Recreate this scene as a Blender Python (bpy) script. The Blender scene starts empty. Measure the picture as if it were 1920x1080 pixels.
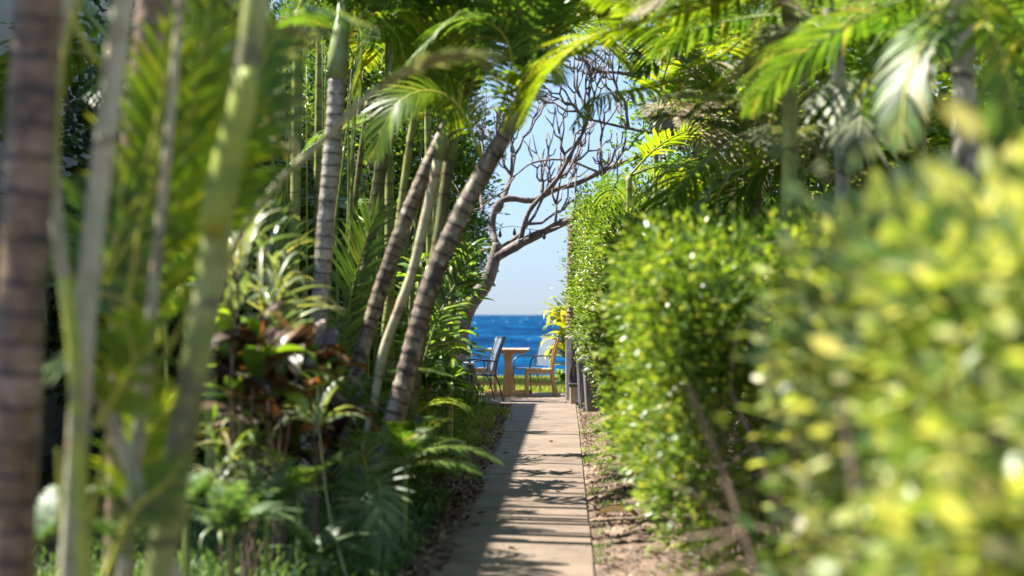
import bpy, math, random
import numpy as np
from mathutils import Vector, Matrix, Euler, noise as mnoise
random.seed(11); rng = np.random.default_rng(11)
S = bpy.context.scene
COL = S.collection
# ------------------------------------------------------------------ camera
F = 3200.0; CZ = 1.4
YAW = math.atan(101/F); PITCH = math.atan(50/F)
cd = bpy.data.cameras.new('camera'); cam = bpy.data.objects.new('camera', cd); COL.objects.link(cam)
cam.location = (0, 0, CZ); cam.rotation_euler = (math.pi/2+PITCH, 0, YAW)
cd.sensor_width = 36; cd.lens = 60; cd.clip_start = 0.1; cd.clip_end = 30000
cd.dof.use_dof = True; cd.dof.focus_distance = 19.5; cd.dof.aperture_fstop = 1.6
S.camera = cam
# ------------------------------------------------------------------ light
TO_SUN = Vector((-.56, .15, .82)).normalized()
w = bpy.data.worlds.new('World'); S.world = w; w.use_nodes = True
nt = w.node_tree; bg = nt.nodes['Background']
sky = nt.nodes.new('ShaderNodeTexSky'); sky.sky_type = 'NISHITA'; sky.sun_disc = False
sky.sun_elevation = math.asin(TO_SUN.z); sky.sun_rotation = math.atan2(TO_SUN.x, TO_SUN.y)
sky.air_density = 1.0; sky.dust_density = 0.0; sky.ozone_density = 1.5
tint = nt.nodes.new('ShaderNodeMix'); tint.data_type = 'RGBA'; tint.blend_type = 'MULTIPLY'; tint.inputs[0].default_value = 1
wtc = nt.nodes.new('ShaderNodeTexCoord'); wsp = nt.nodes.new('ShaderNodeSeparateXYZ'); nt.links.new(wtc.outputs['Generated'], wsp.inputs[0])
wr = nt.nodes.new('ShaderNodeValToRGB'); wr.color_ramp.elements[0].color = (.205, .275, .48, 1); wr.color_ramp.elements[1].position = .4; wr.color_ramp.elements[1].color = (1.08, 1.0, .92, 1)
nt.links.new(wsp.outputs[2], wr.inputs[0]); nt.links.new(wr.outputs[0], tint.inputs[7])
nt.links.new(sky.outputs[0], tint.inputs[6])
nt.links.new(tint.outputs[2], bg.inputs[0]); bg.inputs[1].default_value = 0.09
sd = bpy.data.lights.new('sun', 'SUN'); sun = bpy.data.objects.new('sun', sd); COL.objects.link(sun)
sd.energy = 5.0; sd.angle = math.radians(0.5); sd.color = (1, .95, .86)
sun.rotation_euler = TO_SUN.to_track_quat('Z', 'Y').to_euler()
S.view_settings.view_transform = 'Standard'; S.view_settings.look = 'None'
S.view_settings.gamma = 1; S.view_settings.use_curve_mapping = False
S.view_settings.exposure = 1.85
S.cycles.use_denoising = True
S.cycles.max_bounces = 10; S.cycles.diffuse_bounces = 6; S.cycles.glossy_bounces = 2
S.cycles.transmission_bounces = 4; S.cycles.sample_clamp_indirect = 6.0
# ------------------------------------------------------------------ projection helpers (photo pixel + distance -> place)
R = np.array(Euler((math.pi/2+PITCH, 0, YAW)).to_matrix())
def P(px, py, Y):
    d = R @ np.array([(px-960)/F, (540-py)/F, -1.0])
    return Vector((d[0]*Y/d[1], Y, CZ + d[2]*Y/d[1]))
def proj(pts):
    q = (np.asarray(pts, float).reshape(-1, 3) - np.array([0, 0, CZ])) @ R
    z = -q[:, 2]; z = np.where(z < .05, .05, z)
    return 960 + F*q[:, 0]/z, 540 - F*q[:, 1]/z
GAP = [(868,640),(884,590),(925,560),(918,500),(905,450),(895,400),(915,350),(960,300),(985,240),(1015,180),(1045,120),(1090,95),(1180,150),(1190,240),(1170,300),(1150,340),(1110,352),(1062,378),(1062,500),(1062,590),(1070,600),(1075,760),(870,760)]
TRK = [(590,400),(640,400),(900,400),(800,800),(560,800)]
TRK2 = [(560,180),(1000,200),(960,420),(800,800),(560,800)]
def sunlane(p):
    s = np.array(TO_SUN); k = p[:, 2]/s[2]; g = p-k[:, None]*s
    return (g[:, 0] > -.95) & (g[:, 0] < 1.6) & (g[:, 1] > 6) & (g[:, 1] < 32) & (p[:, 0] < 0)
def inside(px, py, poly=GAP):
    px = np.asarray(px, float); py = np.asarray(py, float); r = np.zeros(px.shape, bool); n = len(poly)
    for i in range(n):
        x1, y1 = poly[i]; x2, y2 = poly[(i+1) % n]
        c = ((y1 > py) != (y2 > py)) & (px < (x2-x1)*(py-y1)/((y2-y1) or 1e-9)+x1)
        r ^= c
    return r
def gp_(px, Y):
    p = P(px, 700, Y); p.z = 0; return p
def ingap(pts, poly=GAP):
    x, y = proj(pts); return inside(x, y, poly)
# ------------------------------------------------------------------ materials
MATS = {}
def newmat(name):
    m = bpy.data.materials.new(name); m.use_nodes = True; n = m.node_tree.nodes; l = m.node_tree.links
    MATS[name] = m; return m, n, l, n['Principled BSDF']
def rand_value(n, l):
    g = n.new('ShaderNodeNewGeometry'); o = n.new('ShaderNodeObjectInfo')
    a = n.new('ShaderNodeMath'); a.operation = 'ADD'; l.new(g.outputs['Random Per Island'], a.inputs[0]); l.new(o.outputs['Random'], a.inputs[1])
    f = n.new('ShaderNodeMath'); f.operation = 'FRACT'; l.new(a.outputs[0], f.inputs[0]); return f.outputs[0]
def ramp(n, l, src, cols, mode='LINEAR'):
    r = n.new('ShaderNodeValToRGB'); r.color_ramp.interpolation = mode; e = r.color_ramp.elements
    while len(e) < len(cols): e.new(.5)
    for i, (p, c) in enumerate(cols): e[i].position = p; e[i].color = (*c, 1)
    l.new(src, r.inputs[0]); return r.outputs[0]
def leafmat(name, cols, rough=.38, trans=.42, tgain=(1.5, 1.55, .5), spec=.5, stripe=None):
    m, n, l, b = newmat(name)
    c = ramp(n, l, rand_value(n, l), cols)
    tc = n.new('ShaderNodeTexCoord'); nz = n.new('ShaderNodeTexNoise'); nz.inputs['Scale'].default_value = 9; nz.inputs['Detail'].default_value = 3
    l.new(tc.outputs['Object'], nz.inputs['Vector'])
    mul = n.new('ShaderNodeMix'); mul.data_type = 'RGBA'; mul.blend_type = 'MULTIPLY'; mul.inputs[0].default_value = 1
    v = ramp(n, l, nz.outputs[0], [(.3, (.62, .62, .62)), (.7, (1.25, 1.25, 1.15))])
    l.new(c, mul.inputs[6]); l.new(v, mul.inputs[7]); c = mul.outputs[2]
    if stripe:
        at = n.new('ShaderNodeAttribute'); at.attribute_name = 'across'
        s = ramp(n, l, at.outputs['Fac'], [(stripe[0], (0, 0, 0)), (stripe[0]+.12, (1, 1, 1))])
        mx = n.new('ShaderNodeMix'); mx.data_type = 'RGBA'; l.new(s, mx.inputs[0]); l.new(c, mx.inputs[6]); mx.inputs[7].default_value = (*stripe[1], 1)
        c = mx.outputs[2]
    l.new(c, b.inputs['Base Color']); b.inputs['Roughness'].default_value = rough; b.inputs['Specular IOR Level'].default_value = spec
    if trans:
        t = n.new('ShaderNodeBsdfTranslucent'); g = n.new('ShaderNodeMix'); g.data_type = 'RGBA'; g.blend_type = 'MULTIPLY'; g.inputs[0].default_value = 1
        l.new(c, g.inputs[6]); g.inputs[7].default_value = (*tgain, 1); l.new(g.outputs[2], t.inputs[0])
        s = n.new('ShaderNodeMixShader'); s.inputs[0].default_value = trans
        l.new(b.outputs[0], s.inputs[1]); l.new(t.outputs[0], s.inputs[2]); l.new(s.outputs[0], n['Material Output'].inputs[0])
    return m
def noisemat(name, cols, scale=5, rough=.8, bump=.3, bscale=None, detail=6, stretch=(1,1,1), spec=.3, metal=0, bdist=.02):
    m, n, l, b = newmat(name)
    tc = n.new('ShaderNodeTexCoord'); mp = n.new('ShaderNodeMapping'); mp.inputs['Scale'].default_value = stretch
    l.new(tc.outputs['Object'], mp.inputs[0])
    nz = n.new('ShaderNodeTexNoise'); nz.inputs['Scale'].default_value = scale; nz.inputs['Detail'].default_value = detail; nz.inputs['Roughness'].default_value = .65
    l.new(mp.outputs[0], nz.inputs['Vector']); l.new(ramp(n, l, nz.outputs[0], cols), b.inputs['Base Color'])
    if bump:
        n2 = n.new('ShaderNodeTexNoise'); n2.inputs['Scale'].default_value = bscale or scale*4; n2.inputs['Detail'].default_value = 5
        l.new(mp.outputs[0], n2.inputs['Vector'])
        bp = n.new('ShaderNodeBump'); bp.inputs['Strength'].default_value = bump; bp.inputs['Distance'].default_value = bdist
        l.new(n2.outputs[0], bp.inputs['Height']); l.new(bp.outputs[0], b.inputs['Normal'])
    b.inputs['Roughness'].default_value = rough; b.inputs['Specular IOR Level'].default_value = spec; b.inputs['Metallic'].default_value = metal
    return m
def trunkmat(name, c1, c2, c3, ring, thin=.10, blotch=None):
    """palm bark: colour varies along the stem, with a scar line at every node"""
    m, n, l, b = newmat(name)
    tc = n.new('ShaderNodeTexCoord'); nz = n.new('ShaderNodeTexNoise'); nz.inputs['Scale'].default_value = 7; nz.inputs['Detail'].default_value = 7; nz.inputs['Roughness'].default_value = .7
    l.new(tc.outputs['Object'], nz.inputs['Vector'])
    c = ramp(n, l, nz.outputs[0], [(.36, c1), (.5, c2), (.64, c3)])
    at = n.new('ShaderNodeAttribute'); at.attribute_name = 'ringpos'
    n2 = n.new('ShaderNodeTexNoise'); n2.inputs['Scale'].default_value = 14; l.new(tc.outputs['Object'], n2.inputs['Vector'])
    ad = n.new('ShaderNodeMath'); ad.operation = 'MULTIPLY_ADD'; l.new(n2.outputs[0], ad.inputs[0]); ad.inputs[1].default_value = .45; l.new(at.outputs['Fac'], ad.inputs[2])
    fr = n.new('ShaderNodeMath'); fr.operation = 'FRACT'; l.new(ad.outputs[0], fr.inputs[0])
    s = ramp(n, l, fr.outputs[0], [(0, (1,1,1)), (thin, (.85,.85,.85)), (thin+.06, (0,0,0)), (.93, (0,0,0)), (1, (1,1,1))])
    mx = n.new('ShaderNodeMix'); mx.data_type = 'RGBA'; l.new(s, mx.inputs[0]); l.new(c, mx.inputs[6]); mx.inputs[7].default_value = (*ring, 1)
    c = mx.outputs[2]
    if blotch:
        n3 = n.new('ShaderNodeTexNoise'); n3.inputs['Scale'].default_value = 16; n3.inputs['Detail'].default_value = 4; l.new(tc.outputs['Object'], n3.inputs['Vector'])
        s3 = ramp(n, l, n3.outputs[0], [(.55, (0,0,0)), (.66, (.8,.8,.8))])
        m3 = n.new('ShaderNodeMix'); m3.data_type = 'RGBA'; l.new(s3, m3.inputs[0]); l.new(c, m3.inputs[6]); m3.inputs[7].default_value = (*blotch, 1); c = m3.outputs[2]
    l.new(c, b.inputs['Base Color']); b.inputs['Roughness'].default_value = .6
    bp = n.new('ShaderNodeBump'); bp.inputs['Strength'].default_value = .5; bp.inputs['Distance'].default_value = .01
    l.new(nz.outputs[0], bp.inputs['Height']); l.new(bp.outputs[0], b.inputs['Normal'])
    return m
G = lambda r, g, b: (r, g, b)
leafmat('hedge_leaf', [(0, G(.035,.085,.012)), (.35, G(.10,.17,.018)), (.7, G(.18,.26,.03)), (.93, G(.31,.37,.06)), (1, G(.42,.38,.09))], rough=.36, trans=.38, tgain=(1.55,1.6,.5), spec=.6)
leafmat('hedge_leaf_near', [(0, G(.05,.12,.03)), (.3, G(.13,.20,.04)), (.65, G(.31,.37,.08)), (.9, G(.50,.51,.19)), (1, G(.58,.52,.36))], rough=.45, trans=.4, tgain=(1.6,1.5,.55), spec=1.0)
leafmat('palm_leaf', [(0, G(.05,.11,.02)), (.5, G(.10,.18,.025)), (.9, G(.17,.24,.035)), (1, G(.30,.24,.08))], rough=.47, trans=.42)
leafmat('palm_leaf_lime', [(0, G(.10,.19,.012)), (.6, G(.17,.27,.015)), (1, G(.30,.34,.025))], rough=.36, trans=.55, tgain=(1.7,1.5,.35))
leafmat('palm_leaf_dull', [(0, G(.10,.13,.07)), (.6, G(.21,.23,.14)), (1, G(.36,.34,.23))], rough=.45, trans=.25, spec=.5)
leafmat('palm_leaf_dry', [(0, G(.16,.12,.06)), (.6, G(.27,.21,.12)), (1, G(.36,.30,.2))], rough=.6, trans=.25, tgain=(1.1,1,.8))
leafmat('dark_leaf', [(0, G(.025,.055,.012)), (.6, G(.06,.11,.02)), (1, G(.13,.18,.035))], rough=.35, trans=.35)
leafmat('mid_leaf', [(0, G(.05,.11,.02)), (.6, G(.12,.2,.03)), (1, G(.26,.32,.05))], rough=.32, trans=.4)
leafmat('bright_leaf', [(0, G(.09,.18,.02)), (.6, G(.18,.29,.03)), (1, G(.28,.38,.05))], rough=.34, trans=.45)
leafmat('ginger_leaf', [(0, G(.13,.22,.02)), (.5, G(.3,.36,.03)), (1, G(.52,.46,.06))], rough=.34, trans=.5, tgain=(1.3,1.2,.5))
leafmat('croton_dark', [(0, G(.03,.018,.022)), (.5, G(.06,.028,.03)), (.8, G(.10,.05,.03)), (1, G(.05,.07,.03))], rough=.4, trans=.15, spec=.5)
leafmat('croton_orange', [(0, G(.13,.055,.025)), (.6, G(.26,.12,.03)), (1, G(.16,.08,.04))], rough=.35, trans=.35, tgain=(1.4,1,.4))
leafmat('stripe_leaf', [(0, G(.06,.12,.05)), (1, G(.12,.19,.08))], rough=.35, trans=.3, stripe=(.55, (.5,.5,.3)))
leafmat('cream_strap', [(0, G(.10,.15,.08)), (.5, G(.20,.25,.13)), (1, G(.42,.36,.19))], rough=.35, trans=.35)
leafmat('fern_leaf', [(0, G(.06,.12,.05)), (.6, G(.11,.19,.08)), (1, G(.22,.28,.14))], rough=.5, trans=.4)
leafmat('grass_leaf', [(0, G(.07,.14,.02)), (.6, G(.14,.22,.03)), (1, G(.24,.28,.06))], rough=.5, trans=.4)
leafmat('lawn_leaf', [(0, G(.15,.19,.035)), (.6, G(.26,.28,.06)), (1, G(.38,.36,.13))], rough=.5, trans=.5)
leafmat('litter_leaf', [(0, G(.07,.04,.03)), (.4, G(.16,.09,.06)), (.75, G(.25,.15,.10)), (1, G(.34,.26,.17))], rough=.6, trans=.1, tgain=(1,1,1))
noisemat('twig', [(.3, G(.11,.07,.05)), (.7, G(.26,.18,.13))], 20, .8)
noisemat('stem_green', [(.3, G(.10,.15,.03)), (.7, G(.2,.25,.06))], 12, .5, .1)
noisemat('petiole_yellow', [(.3, G(.25,.27,.03)), (.7, G(.42,.40,.05))], 6, .4, .05)
noisemat('petiole_pale', [(.3, G(.26,.26,.13)), (.7, G(.42,.40,.22))], 6, .5, .05)
noisemat('plumeria_bark', [(.35, G(.08,.062,.055)), (.55, G(.17,.14,.125)), (.72, G(.30,.26,.24))], 9, .8, .5, 30)
trunkmat('bark_brown', (.06,.034,.018), (.17,.10,.058), (.32,.215,.145), (.03,.022,.018), .12, (.16,.10,.035))
trunkmat('bark_pale', (.12,.10,.08), (.25,.22,.18), (.38,.34,.28), (.07,.05,.04), .10, (.42,.39,.33))
trunkmat('bark_lean', (.045,.028,.018), (.12,.082,.054), (.25,.19,.13), (.035,.025,.02), .13, (.36,.31,.24))
trunkmat('stem_areca', (.14,.17,.03), (.24,.27,.06), (.33,.34,.12), (.12,.11,.05), .06)
trunkmat('stem_areca_pale', (.24,.25,.13), (.40,.38,.24), (.46,.32,.2), (.2,.15,.09), .04, (.30,.22,.13))
trunkmat('stem_areca_lime', (.16,.21,.02), (.28,.32,.03), (.36,.36,.05), (.2,.2,.06), .04)
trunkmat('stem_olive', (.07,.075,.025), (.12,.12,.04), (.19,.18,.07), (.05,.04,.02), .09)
noisemat('crownshaft', [(.3, G(.15,.20,.06)), (.7, G(.28,.32,.13))], 3, .4, .05)
noisemat('bark_rough', [(.3, G(.09,.06,.045)), (.5, G(.2,.14,.11)), (.7, G(.33,.26,.2))], 26, .9, .9, 40)
# concrete with stains
m, n, l, b = newmat('concrete')
tc = n.new('ShaderNodeTexCoord'); oi = n.new('ShaderNodeObjectInfo')
ad = n.new('ShaderNodeVectorMath'); l.new(tc.outputs['Object'], ad.inputs[0]); l.new(oi.outputs['Location'], ad.inputs[1])
nz = n.new('ShaderNodeTexNoise'); nz.inputs['Scale'].default_value = 2.2; nz.inputs['Detail'].default_value = 8; nz.inputs['Roughness'].default_value = .7
l.new(ad.outputs[0], nz.inputs['Vector'])
c1 = ramp(n, l, nz.outputs[0], [(.3, (.125,.090,.066)), (.5, (.185,.133,.094)), (.7, (.22,.165,.12))])
n2 = n.new('ShaderNodeTexNoise'); n2.inputs['Scale'].default_value = 90; n2.inputs['Detail'].default_value = 3; l.new(ad.outputs[0], n2.inputs['Vector'])
n6 = n.new('ShaderNodeTexNoise'); n6.inputs['Scale'].default_value = .9; n6.inputs['Detail'].default_value = 10; n6.inputs['Roughness'].default_value = .75; n6.inputs['Distortion'].default_value = 1.2; l.new(ad.outputs[0], n6.inputs['Vector'])
c6 = ramp(n, l, n6.outputs[0], [(.36, (.55,.53,.5)), (.47, (.92,.92,.92)), (.62, (1.08,1.08,1.08))])
m6 = n.new('ShaderNodeMix'); m6.data_type = 'RGBA'; m6.blend_type = 'MULTIPLY'; m6.inputs[0].default_value = 1; l.new(c1, m6.inputs[6]); l.new(c6, m6.inputs[7]); c1 = m6.outputs[2]
c2 = ramp(n, l, n2.outputs[0], [(.35, (.72,.72,.72)), (.65, (1.12,1.12,1.12))])
mx = n.new('ShaderNodeMix'); mx.data_type = 'RGBA'; mx.blend_type = 'MULTIPLY'; mx.inputs[0].default_value = .8; l.new(c1, mx.inputs[6]); l.new(c2, mx.inputs[7])
l.new(mx.outputs[2], b.inputs['Base Color']); b.inputs['Roughness'].default_value = .75
bp = n.new('ShaderNodeBump'); bp.inputs['Strength'].default_value = .25; bp.inputs['Distance'].default_value = .004; l.new(n2.outputs[0], bp.inputs['Height']); l.new(bp.outputs[0], b.inputs['Normal'])
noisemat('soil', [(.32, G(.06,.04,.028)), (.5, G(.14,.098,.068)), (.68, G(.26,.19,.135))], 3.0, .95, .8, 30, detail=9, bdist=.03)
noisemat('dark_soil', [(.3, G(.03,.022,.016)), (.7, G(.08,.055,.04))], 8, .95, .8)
noisemat('lawn_ground', [(.3, G(.08,.13,.02)), (.7, G(.2,.24,.04))], 20, .9, .5)
noisemat('plaster', [(.3, G(.38,.34,.29)), (.7, G(.46,.42,.36))], 3, .85, .2)
noisemat('pale_wall', [(.3, G(.36,.33,.36)), (.7, G(.48,.45,.47))], 8, .85, .4)
noisemat('roof_shingle', [(.3, G(.10,.08,.07)), (.7, G(.18,.15,.13))], 12, .85, .4)
noisemat('window_glass', [(.3, G(.02,.025,.03)), (.7, G(.03,.035,.04))], 2, .08, 0, spec=.8)
noisemat('teak', [(.3, G(.42,.23,.10)), (.5, G(.58,.35,.16)), (.7, G(.70,.47,.25))], 6, .5, .15, stretch=(8,8,.8))
noisemat('teak_table', [(.3, G(.32,.19,.10)), (.7, G(.50,.33,.19))], 6, .45, .15, stretch=(6,.8,6))
noisemat('dark_metal', [(.3, G(.035,.04,.045)), (.7, G(.05,.055,.06))], 9, .35, 0, spec=.6)
noisemat('sling', [(.3, G(.08,.105,.15)), (.7, G(.12,.145,.19))], 60, .7, .1)
noisemat('grey_plastic', [(.3, G(.12,.115,.12)), (.7, G(.16,.155,.16))], 4, .45, .05)
noisemat('grey_lid', [(.3, G(.17,.175,.19)), (.7, G(.22,.225,.24))], 4, .42, .05)
noisemat('steel', [(.3, G(.30,.31,.33)), (.7, G(.4,.41,.43))], 5, .35, .05, metal=.6)
noisemat('post_paint', [(.3, G(.5,.46,.45)), (.7, G(.66,.61,.6))], 10, .7, .2)
noisemat('stone_block', [(.3, G(.32,.23,.17)), (.7, G(.5,.4,.32))], 14, .9, .5)
noisemat('blossom', [(.3, G(.7,.5,.45)), (.7, G(.8,.65,.6))], 14, .6, 0)
# sea
m, n, l, b = newmat('sea_water')
tc = n.new('ShaderNodeTexCoord'); mp = n.new('ShaderNodeMapping'); l.new(tc.outputs['Object'], mp.inputs[0]); mp.inputs['Scale'].default_value = (1, .35, 1)
def octave(sc, det=4):
    q = n.new('ShaderNodeTexNoise'); q.inputs['Scale'].default_value = sc; q.inputs['Detail'].default_value = det; q.inputs['Roughness'].default_value = .6; l.new(mp.outputs[0], q.inputs['Vector']); return q.outputs[0]
a1, a2, a3, a4 = octave(.9), octave(.18), octave(.035), octave(.009, 5)
col = ramp(n, l, a3, [(.40, (.001,.020,.065)), (.60, (.002,.050,.125))])
n5 = n.new('ShaderNodeTexNoise'); n5.inputs['Scale'].default_value = .12; n5.inputs['Detail'].default_value = 3; mp2 = n.new('ShaderNodeMapping'); mp2.inputs['Scale'].default_value = (1, .12, 1); l.new(tc.outputs['Object'], mp2.inputs[0]); l.new(mp2.outputs[0], n5.inputs['Vector'])
caps = ramp(n, l, n5.outputs[0], [(.68, (0,0,0)), (.73, (.75,.75,.75))])
va = ramp(n, l, a2, [(.38, (.62,.62,.62)), (.62, (1.35,1.35,1.35))]); vm = n.new('ShaderNodeMix'); vm.data_type = 'RGBA'; vm.blend_type = 'MULTIPLY'; vm.inputs[0].default_value = 1; l.new(col, vm.inputs[6]); l.new(va, vm.inputs[7]); col = vm.outputs[2]
mx = n.new('ShaderNodeMix'); mx.data_type = 'RGBA'; l.new(caps, mx.inputs[0]); l.new(col, mx.inputs[6]); mx.inputs[7].default_value = (.75,.8,.85,1)
l.new(mx.outputs[2], b.inputs['Base Color']); b.inputs['Roughness'].default_value = .6; b.inputs['Specular IOR Level'].default_value = .08
h = n.new('ShaderNodeMath'); h.operation = 'ADD'; l.new(a1, h.inputs[0]); l.new(a2, h.inputs[1])
h2 = n.new('ShaderNodeMath'); h2.operation = 'MULTIPLY_ADD'; l.new(a3, h2.inputs[0]); h2.inputs[1].default_value = 3; l.new(h.outputs[0], h2.inputs[2])
bp = n.new('ShaderNodeBump'); bp.inputs['Strength'].default_value = .9; bp.inputs['Distance'].default_value = .6; l.new(h2.outputs[0], bp.inputs['Height']); l.new(bp.outputs[0], b.inputs['Normal'])
df = n.new('ShaderNodeBsdfDiffuse'); l.new(mx.outputs[2], df.inputs[0]); l.new(bp.outputs[0], df.inputs['Normal']); ms = n.new('ShaderNodeMixShader'); ms.inputs[0].default_value = .75; l.new(b.outputs[0], ms.inputs[1]); l.new(df.outputs[0], ms.inputs[2]); l.new(ms.outputs[0], n['Material Output'].inputs[0])
# ------------------------------------------------------------------ object helpers
def link(name, me, mat=None, parent=None, loc=None, rot=None, kind=None):
    o = bpy.data.objects.new(name, me); COL.objects.link(o)
    if mat and me is not None and not me.materials: me.materials.append(MATS[mat])
    if parent is not None: o.parent = parent
    if loc is not None: o.location = loc
    if rot is not None: o.rotation_euler = rot
    if kind: o['kind'] = kind
    return o
def tag(o, label, cat, group=None):
    o['label'] = label; o['category'] = cat
    if group: o['group'] = group
    return o
def empty(name, loc, label, cat, group=None, rz=0):
    o = bpy.data.objects.new(name, None); COL.objects.link(o); o.location = loc; o.rotation_euler.z = rz
    o.empty_display_size = .1
    return tag(o, label, cat, group)
def npmesh(name, v, f, smooth=False, attrs=None):
    v = np.asarray(v, np.float32); f = np.asarray(f, np.int32); k = f.shape[1]
    me = bpy.data.meshes.new(name); me.vertices.add(len(v)); me.vertices.foreach_set('co', v.ravel())
    me.loops.add(f.size); me.loops.foreach_set('vertex_index', f.ravel())
    me.polygons.add(len(f)); me.polygons.foreach_set('loop_start', np.arange(0, f.size, k, dtype=np.int32))
    if smooth: me.polygons.foreach_set('use_smooth', np.ones(len(f), bool))
    me.update(calc_edges=True)
    for an, av in (attrs or {}).items():
        a = me.attributes.new(an, 'FLOAT', 'POINT'); a.data.foreach_set('value', np.asarray(av, np.float32))
    return me
class MB:
    def __init__(s): s.v = []; s.f = []; s.a = []
    def quadbox(s, c, e):   # corners c (8), bottom 4 then top 4
        n0 = len(s.v); s.v += [tuple(q) for q in c]; s.a += [0]*8
        for q in ((3,2,1,0),(4,5,6,7),(0,1,5,4),(1,2,6,5),(2,3,7,6),(3,0,4,7)): s.f.append(tuple(n0+i for i in q))
        return s
    def box(s, x0, x1, y0, y1, z0, z1):
        return s.quadbox([(x0,y0,z0),(x1,y0,z0),(x1,y1,z0),(x0,y1,z0),(x0,y0,z1),(x1,y0,z1),(x1,y1,z1),(x0,y1,z1)], 0)
    def bar(s, a, b, w, h, side=(0,1,0)):
        a = Vector(a); b = Vector(b); d = (b-a).normalized(); sd_ = Vector(side); sd_ = (sd_-d*sd_.dot(d)).normalized(); u = d.cross(sd_)
        c = []
        for p in (a, b):
            for i, j in ((-1,-1),(1,-1),(1,1),(-1,1)): c.append(p+sd_*i*w/2+u*j*h/2)
        return s.quadbox(c, 0)
    def tube(s, pts, r, k=6, r1=None, cap=True):
        pts = [Vector(p) for p in pts]; n0 = len(s.v); m_ = len(pts); L = 0
        prevu = None
        for i, p in enumerate(pts):
            t = (pts[min(i+1, m_-1)]-pts[max(i-1, 0)]).normalized()
            if prevu is None: prevu = t.cross(Vector((0.13,.97,.21))).normalized()
            u = (prevu-t*prevu.dot(t)).normalized(); prevu = u; v = t.cross(u)
            rr = r[i] if hasattr(r, '__len__') else (r if r1 is None else r+(r1-r)*i/(m_-1))
            if i: L += (p-pts[i-1]).length
            for j in range(k):
                an = 2*math.pi*j/k; s.v.append(tuple(p+(u*math.cos(an)+v*math.sin(an))*rr)); s.a.append(L)
        for i in range(m_-1):
            for j in range(k):
                a = n0+i*k+j; b_ = n0+i*k+(j+1) % k; s.f.append((a, b_, b_+k, a+k))
        if cap: s.f.append(tuple(n0+j for j in reversed(range(k)))); s.f.append(tuple(n0+(m_-1)*k+j for j in range(k)))
        return s
    def mesh(s, name, smooth=False, bevel=0, ring=None):
        me = bpy.data.meshes.new(name); me.from_pydata(s.v, [], s.f)
        if smooth:
            me.polygons.foreach_set('use_smooth', [True]*len(me.polygons))
        if ring:
            a = me.attributes.new('ringpos', 'FLOAT', 'POINT'); a.data.foreach_set('value', [q for q in ring])
        if bevel:
            import bmesh
            bm = bmesh.new(); bm.from_mesh(me); bmesh.ops.bevel(bm, geom=bm.edges[:], offset=bevel, segments=1, affect='EDGES'); bm.to_mesh(me); bm.free()
        me.update(); return me
    def build(s, name, mat, parent=None, loc=None, smooth=False, bevel=0, ring=None, kind=None, rot=None):
        return link(name, s.mesh(name, smooth, bevel, ring), mat, parent, loc, rot, kind)
def bez(pts, n):
    """smooth curve through the points"""
    pts = [Vector(p) for p in pts]; q = [pts[0]*2-pts[1]]+pts+[pts[-1]*2-pts[-2]]; out = []
    seg = len(pts)-1
    for i in range(n):
        t = i/(n-1)*seg; k = min(int(t), seg-1); u = t-k; a, b_, c, d = q[k:k+4]
        out.append(.5*((2*b_)+(c-a)*u+(2*a-5*b_+4*c-d)*u*u+(3*b_-a-3*c+d)*u**3))
    return out
# ------------------------------------------------------------------ leaf clouds
LT = np.array([(0,0,0),(.28,-.27,.05),(.72,-.24,.03),(1,0,-.06),(.72,.24,.03),(.28,.27,.05)], float)
LF = np.array([(0,1,2,3),(0,3,4,5)])
LN = np.array([(0,0,0),(.3,-.11,.03),(.7,-.08,.0),(1,0,-.12),(.7,.08,.0),(.3,.11,.03)], float)
def basis(d, up):
    d = d/np.linalg.norm(d, axis=1, keepdims=True)
    y = np.cross(up, d); y /= np.linalg.norm(y, axis=1, keepdims=True)+1e-9
    z = np.cross(d, y); return np.stack([d, y, z], axis=2)
def cloud(name, pos, dirs, size, mat, parent=None, T=LT, kind='stuff', upj=.5):
    n_ = len(pos); up = np.tile([0, 0, 1.0], (n_, 1))+rng.normal(0, upj, (n_, 3))
    B = basis(dirs, up)
    v = np.einsum('nij,kj->nki', B, T)*np.asarray(size).reshape(-1, 1, 1)+pos[:, None, :]
    f = (LF[None]+(np.arange(n_)*len(T))[:, None, None]).reshape(-1, 4)
    o = link(name, npmesh(name, v.reshape(-1, 3), f), mat, parent); o['kind'] = kind
    return o
def clumps(centres, outs, per, spread, jitter=.8):
    """leaf positions round clump centres; leaves point outward from their twig"""
    n_ = len(centres); c = np.repeat(centres, per, 0); o = np.repeat(outs, per, 0)
    off = rng.normal(0, 1, c.shape)*spread
    d = o*.8+off/(spread+1e-9)*.55+rng.normal(0, jitter*.5, c.shape)
    return c+off, d
def ellipsoid_pts(c, r, n_, shell=.55):
    d = rng.normal(0, 1, (n_, 3)); d /= np.linalg.norm(d, axis=1, keepdims=True)
    rad = rng.uniform(shell, 1, (n_, 1))**.6
    wob = 1+.22*np.sin(d[:, :1]*5+c[0])*np.cos(d[:, 1:2]*6+c[1])+.12*np.sin(d[:, 2:]*11)
    return np.array(c)+d*rad*wob*np.array(r), d
def tree_crown(root, blobs, nclump, per, spread, size, mat, avoid=True, name='crown'):
    ps, ds = [], []
    base = np.array(root.location)
    for c, r in blobs:
        p, d = ellipsoid_pts(c, r, nclump)
        if avoid:
            k = ~ingap(p) & ~sunlane(p); p, d = p[k], d[k]
        a, e = clumps(p, d, per, spread); ps.append(a); ds.append(e)
    p = np.concatenate(ps); d = np.concatenate(ds)
    return cloud(name, p-base, d, rng.uniform(.6, 1.25, len(p))*size, mat, root)
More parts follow.
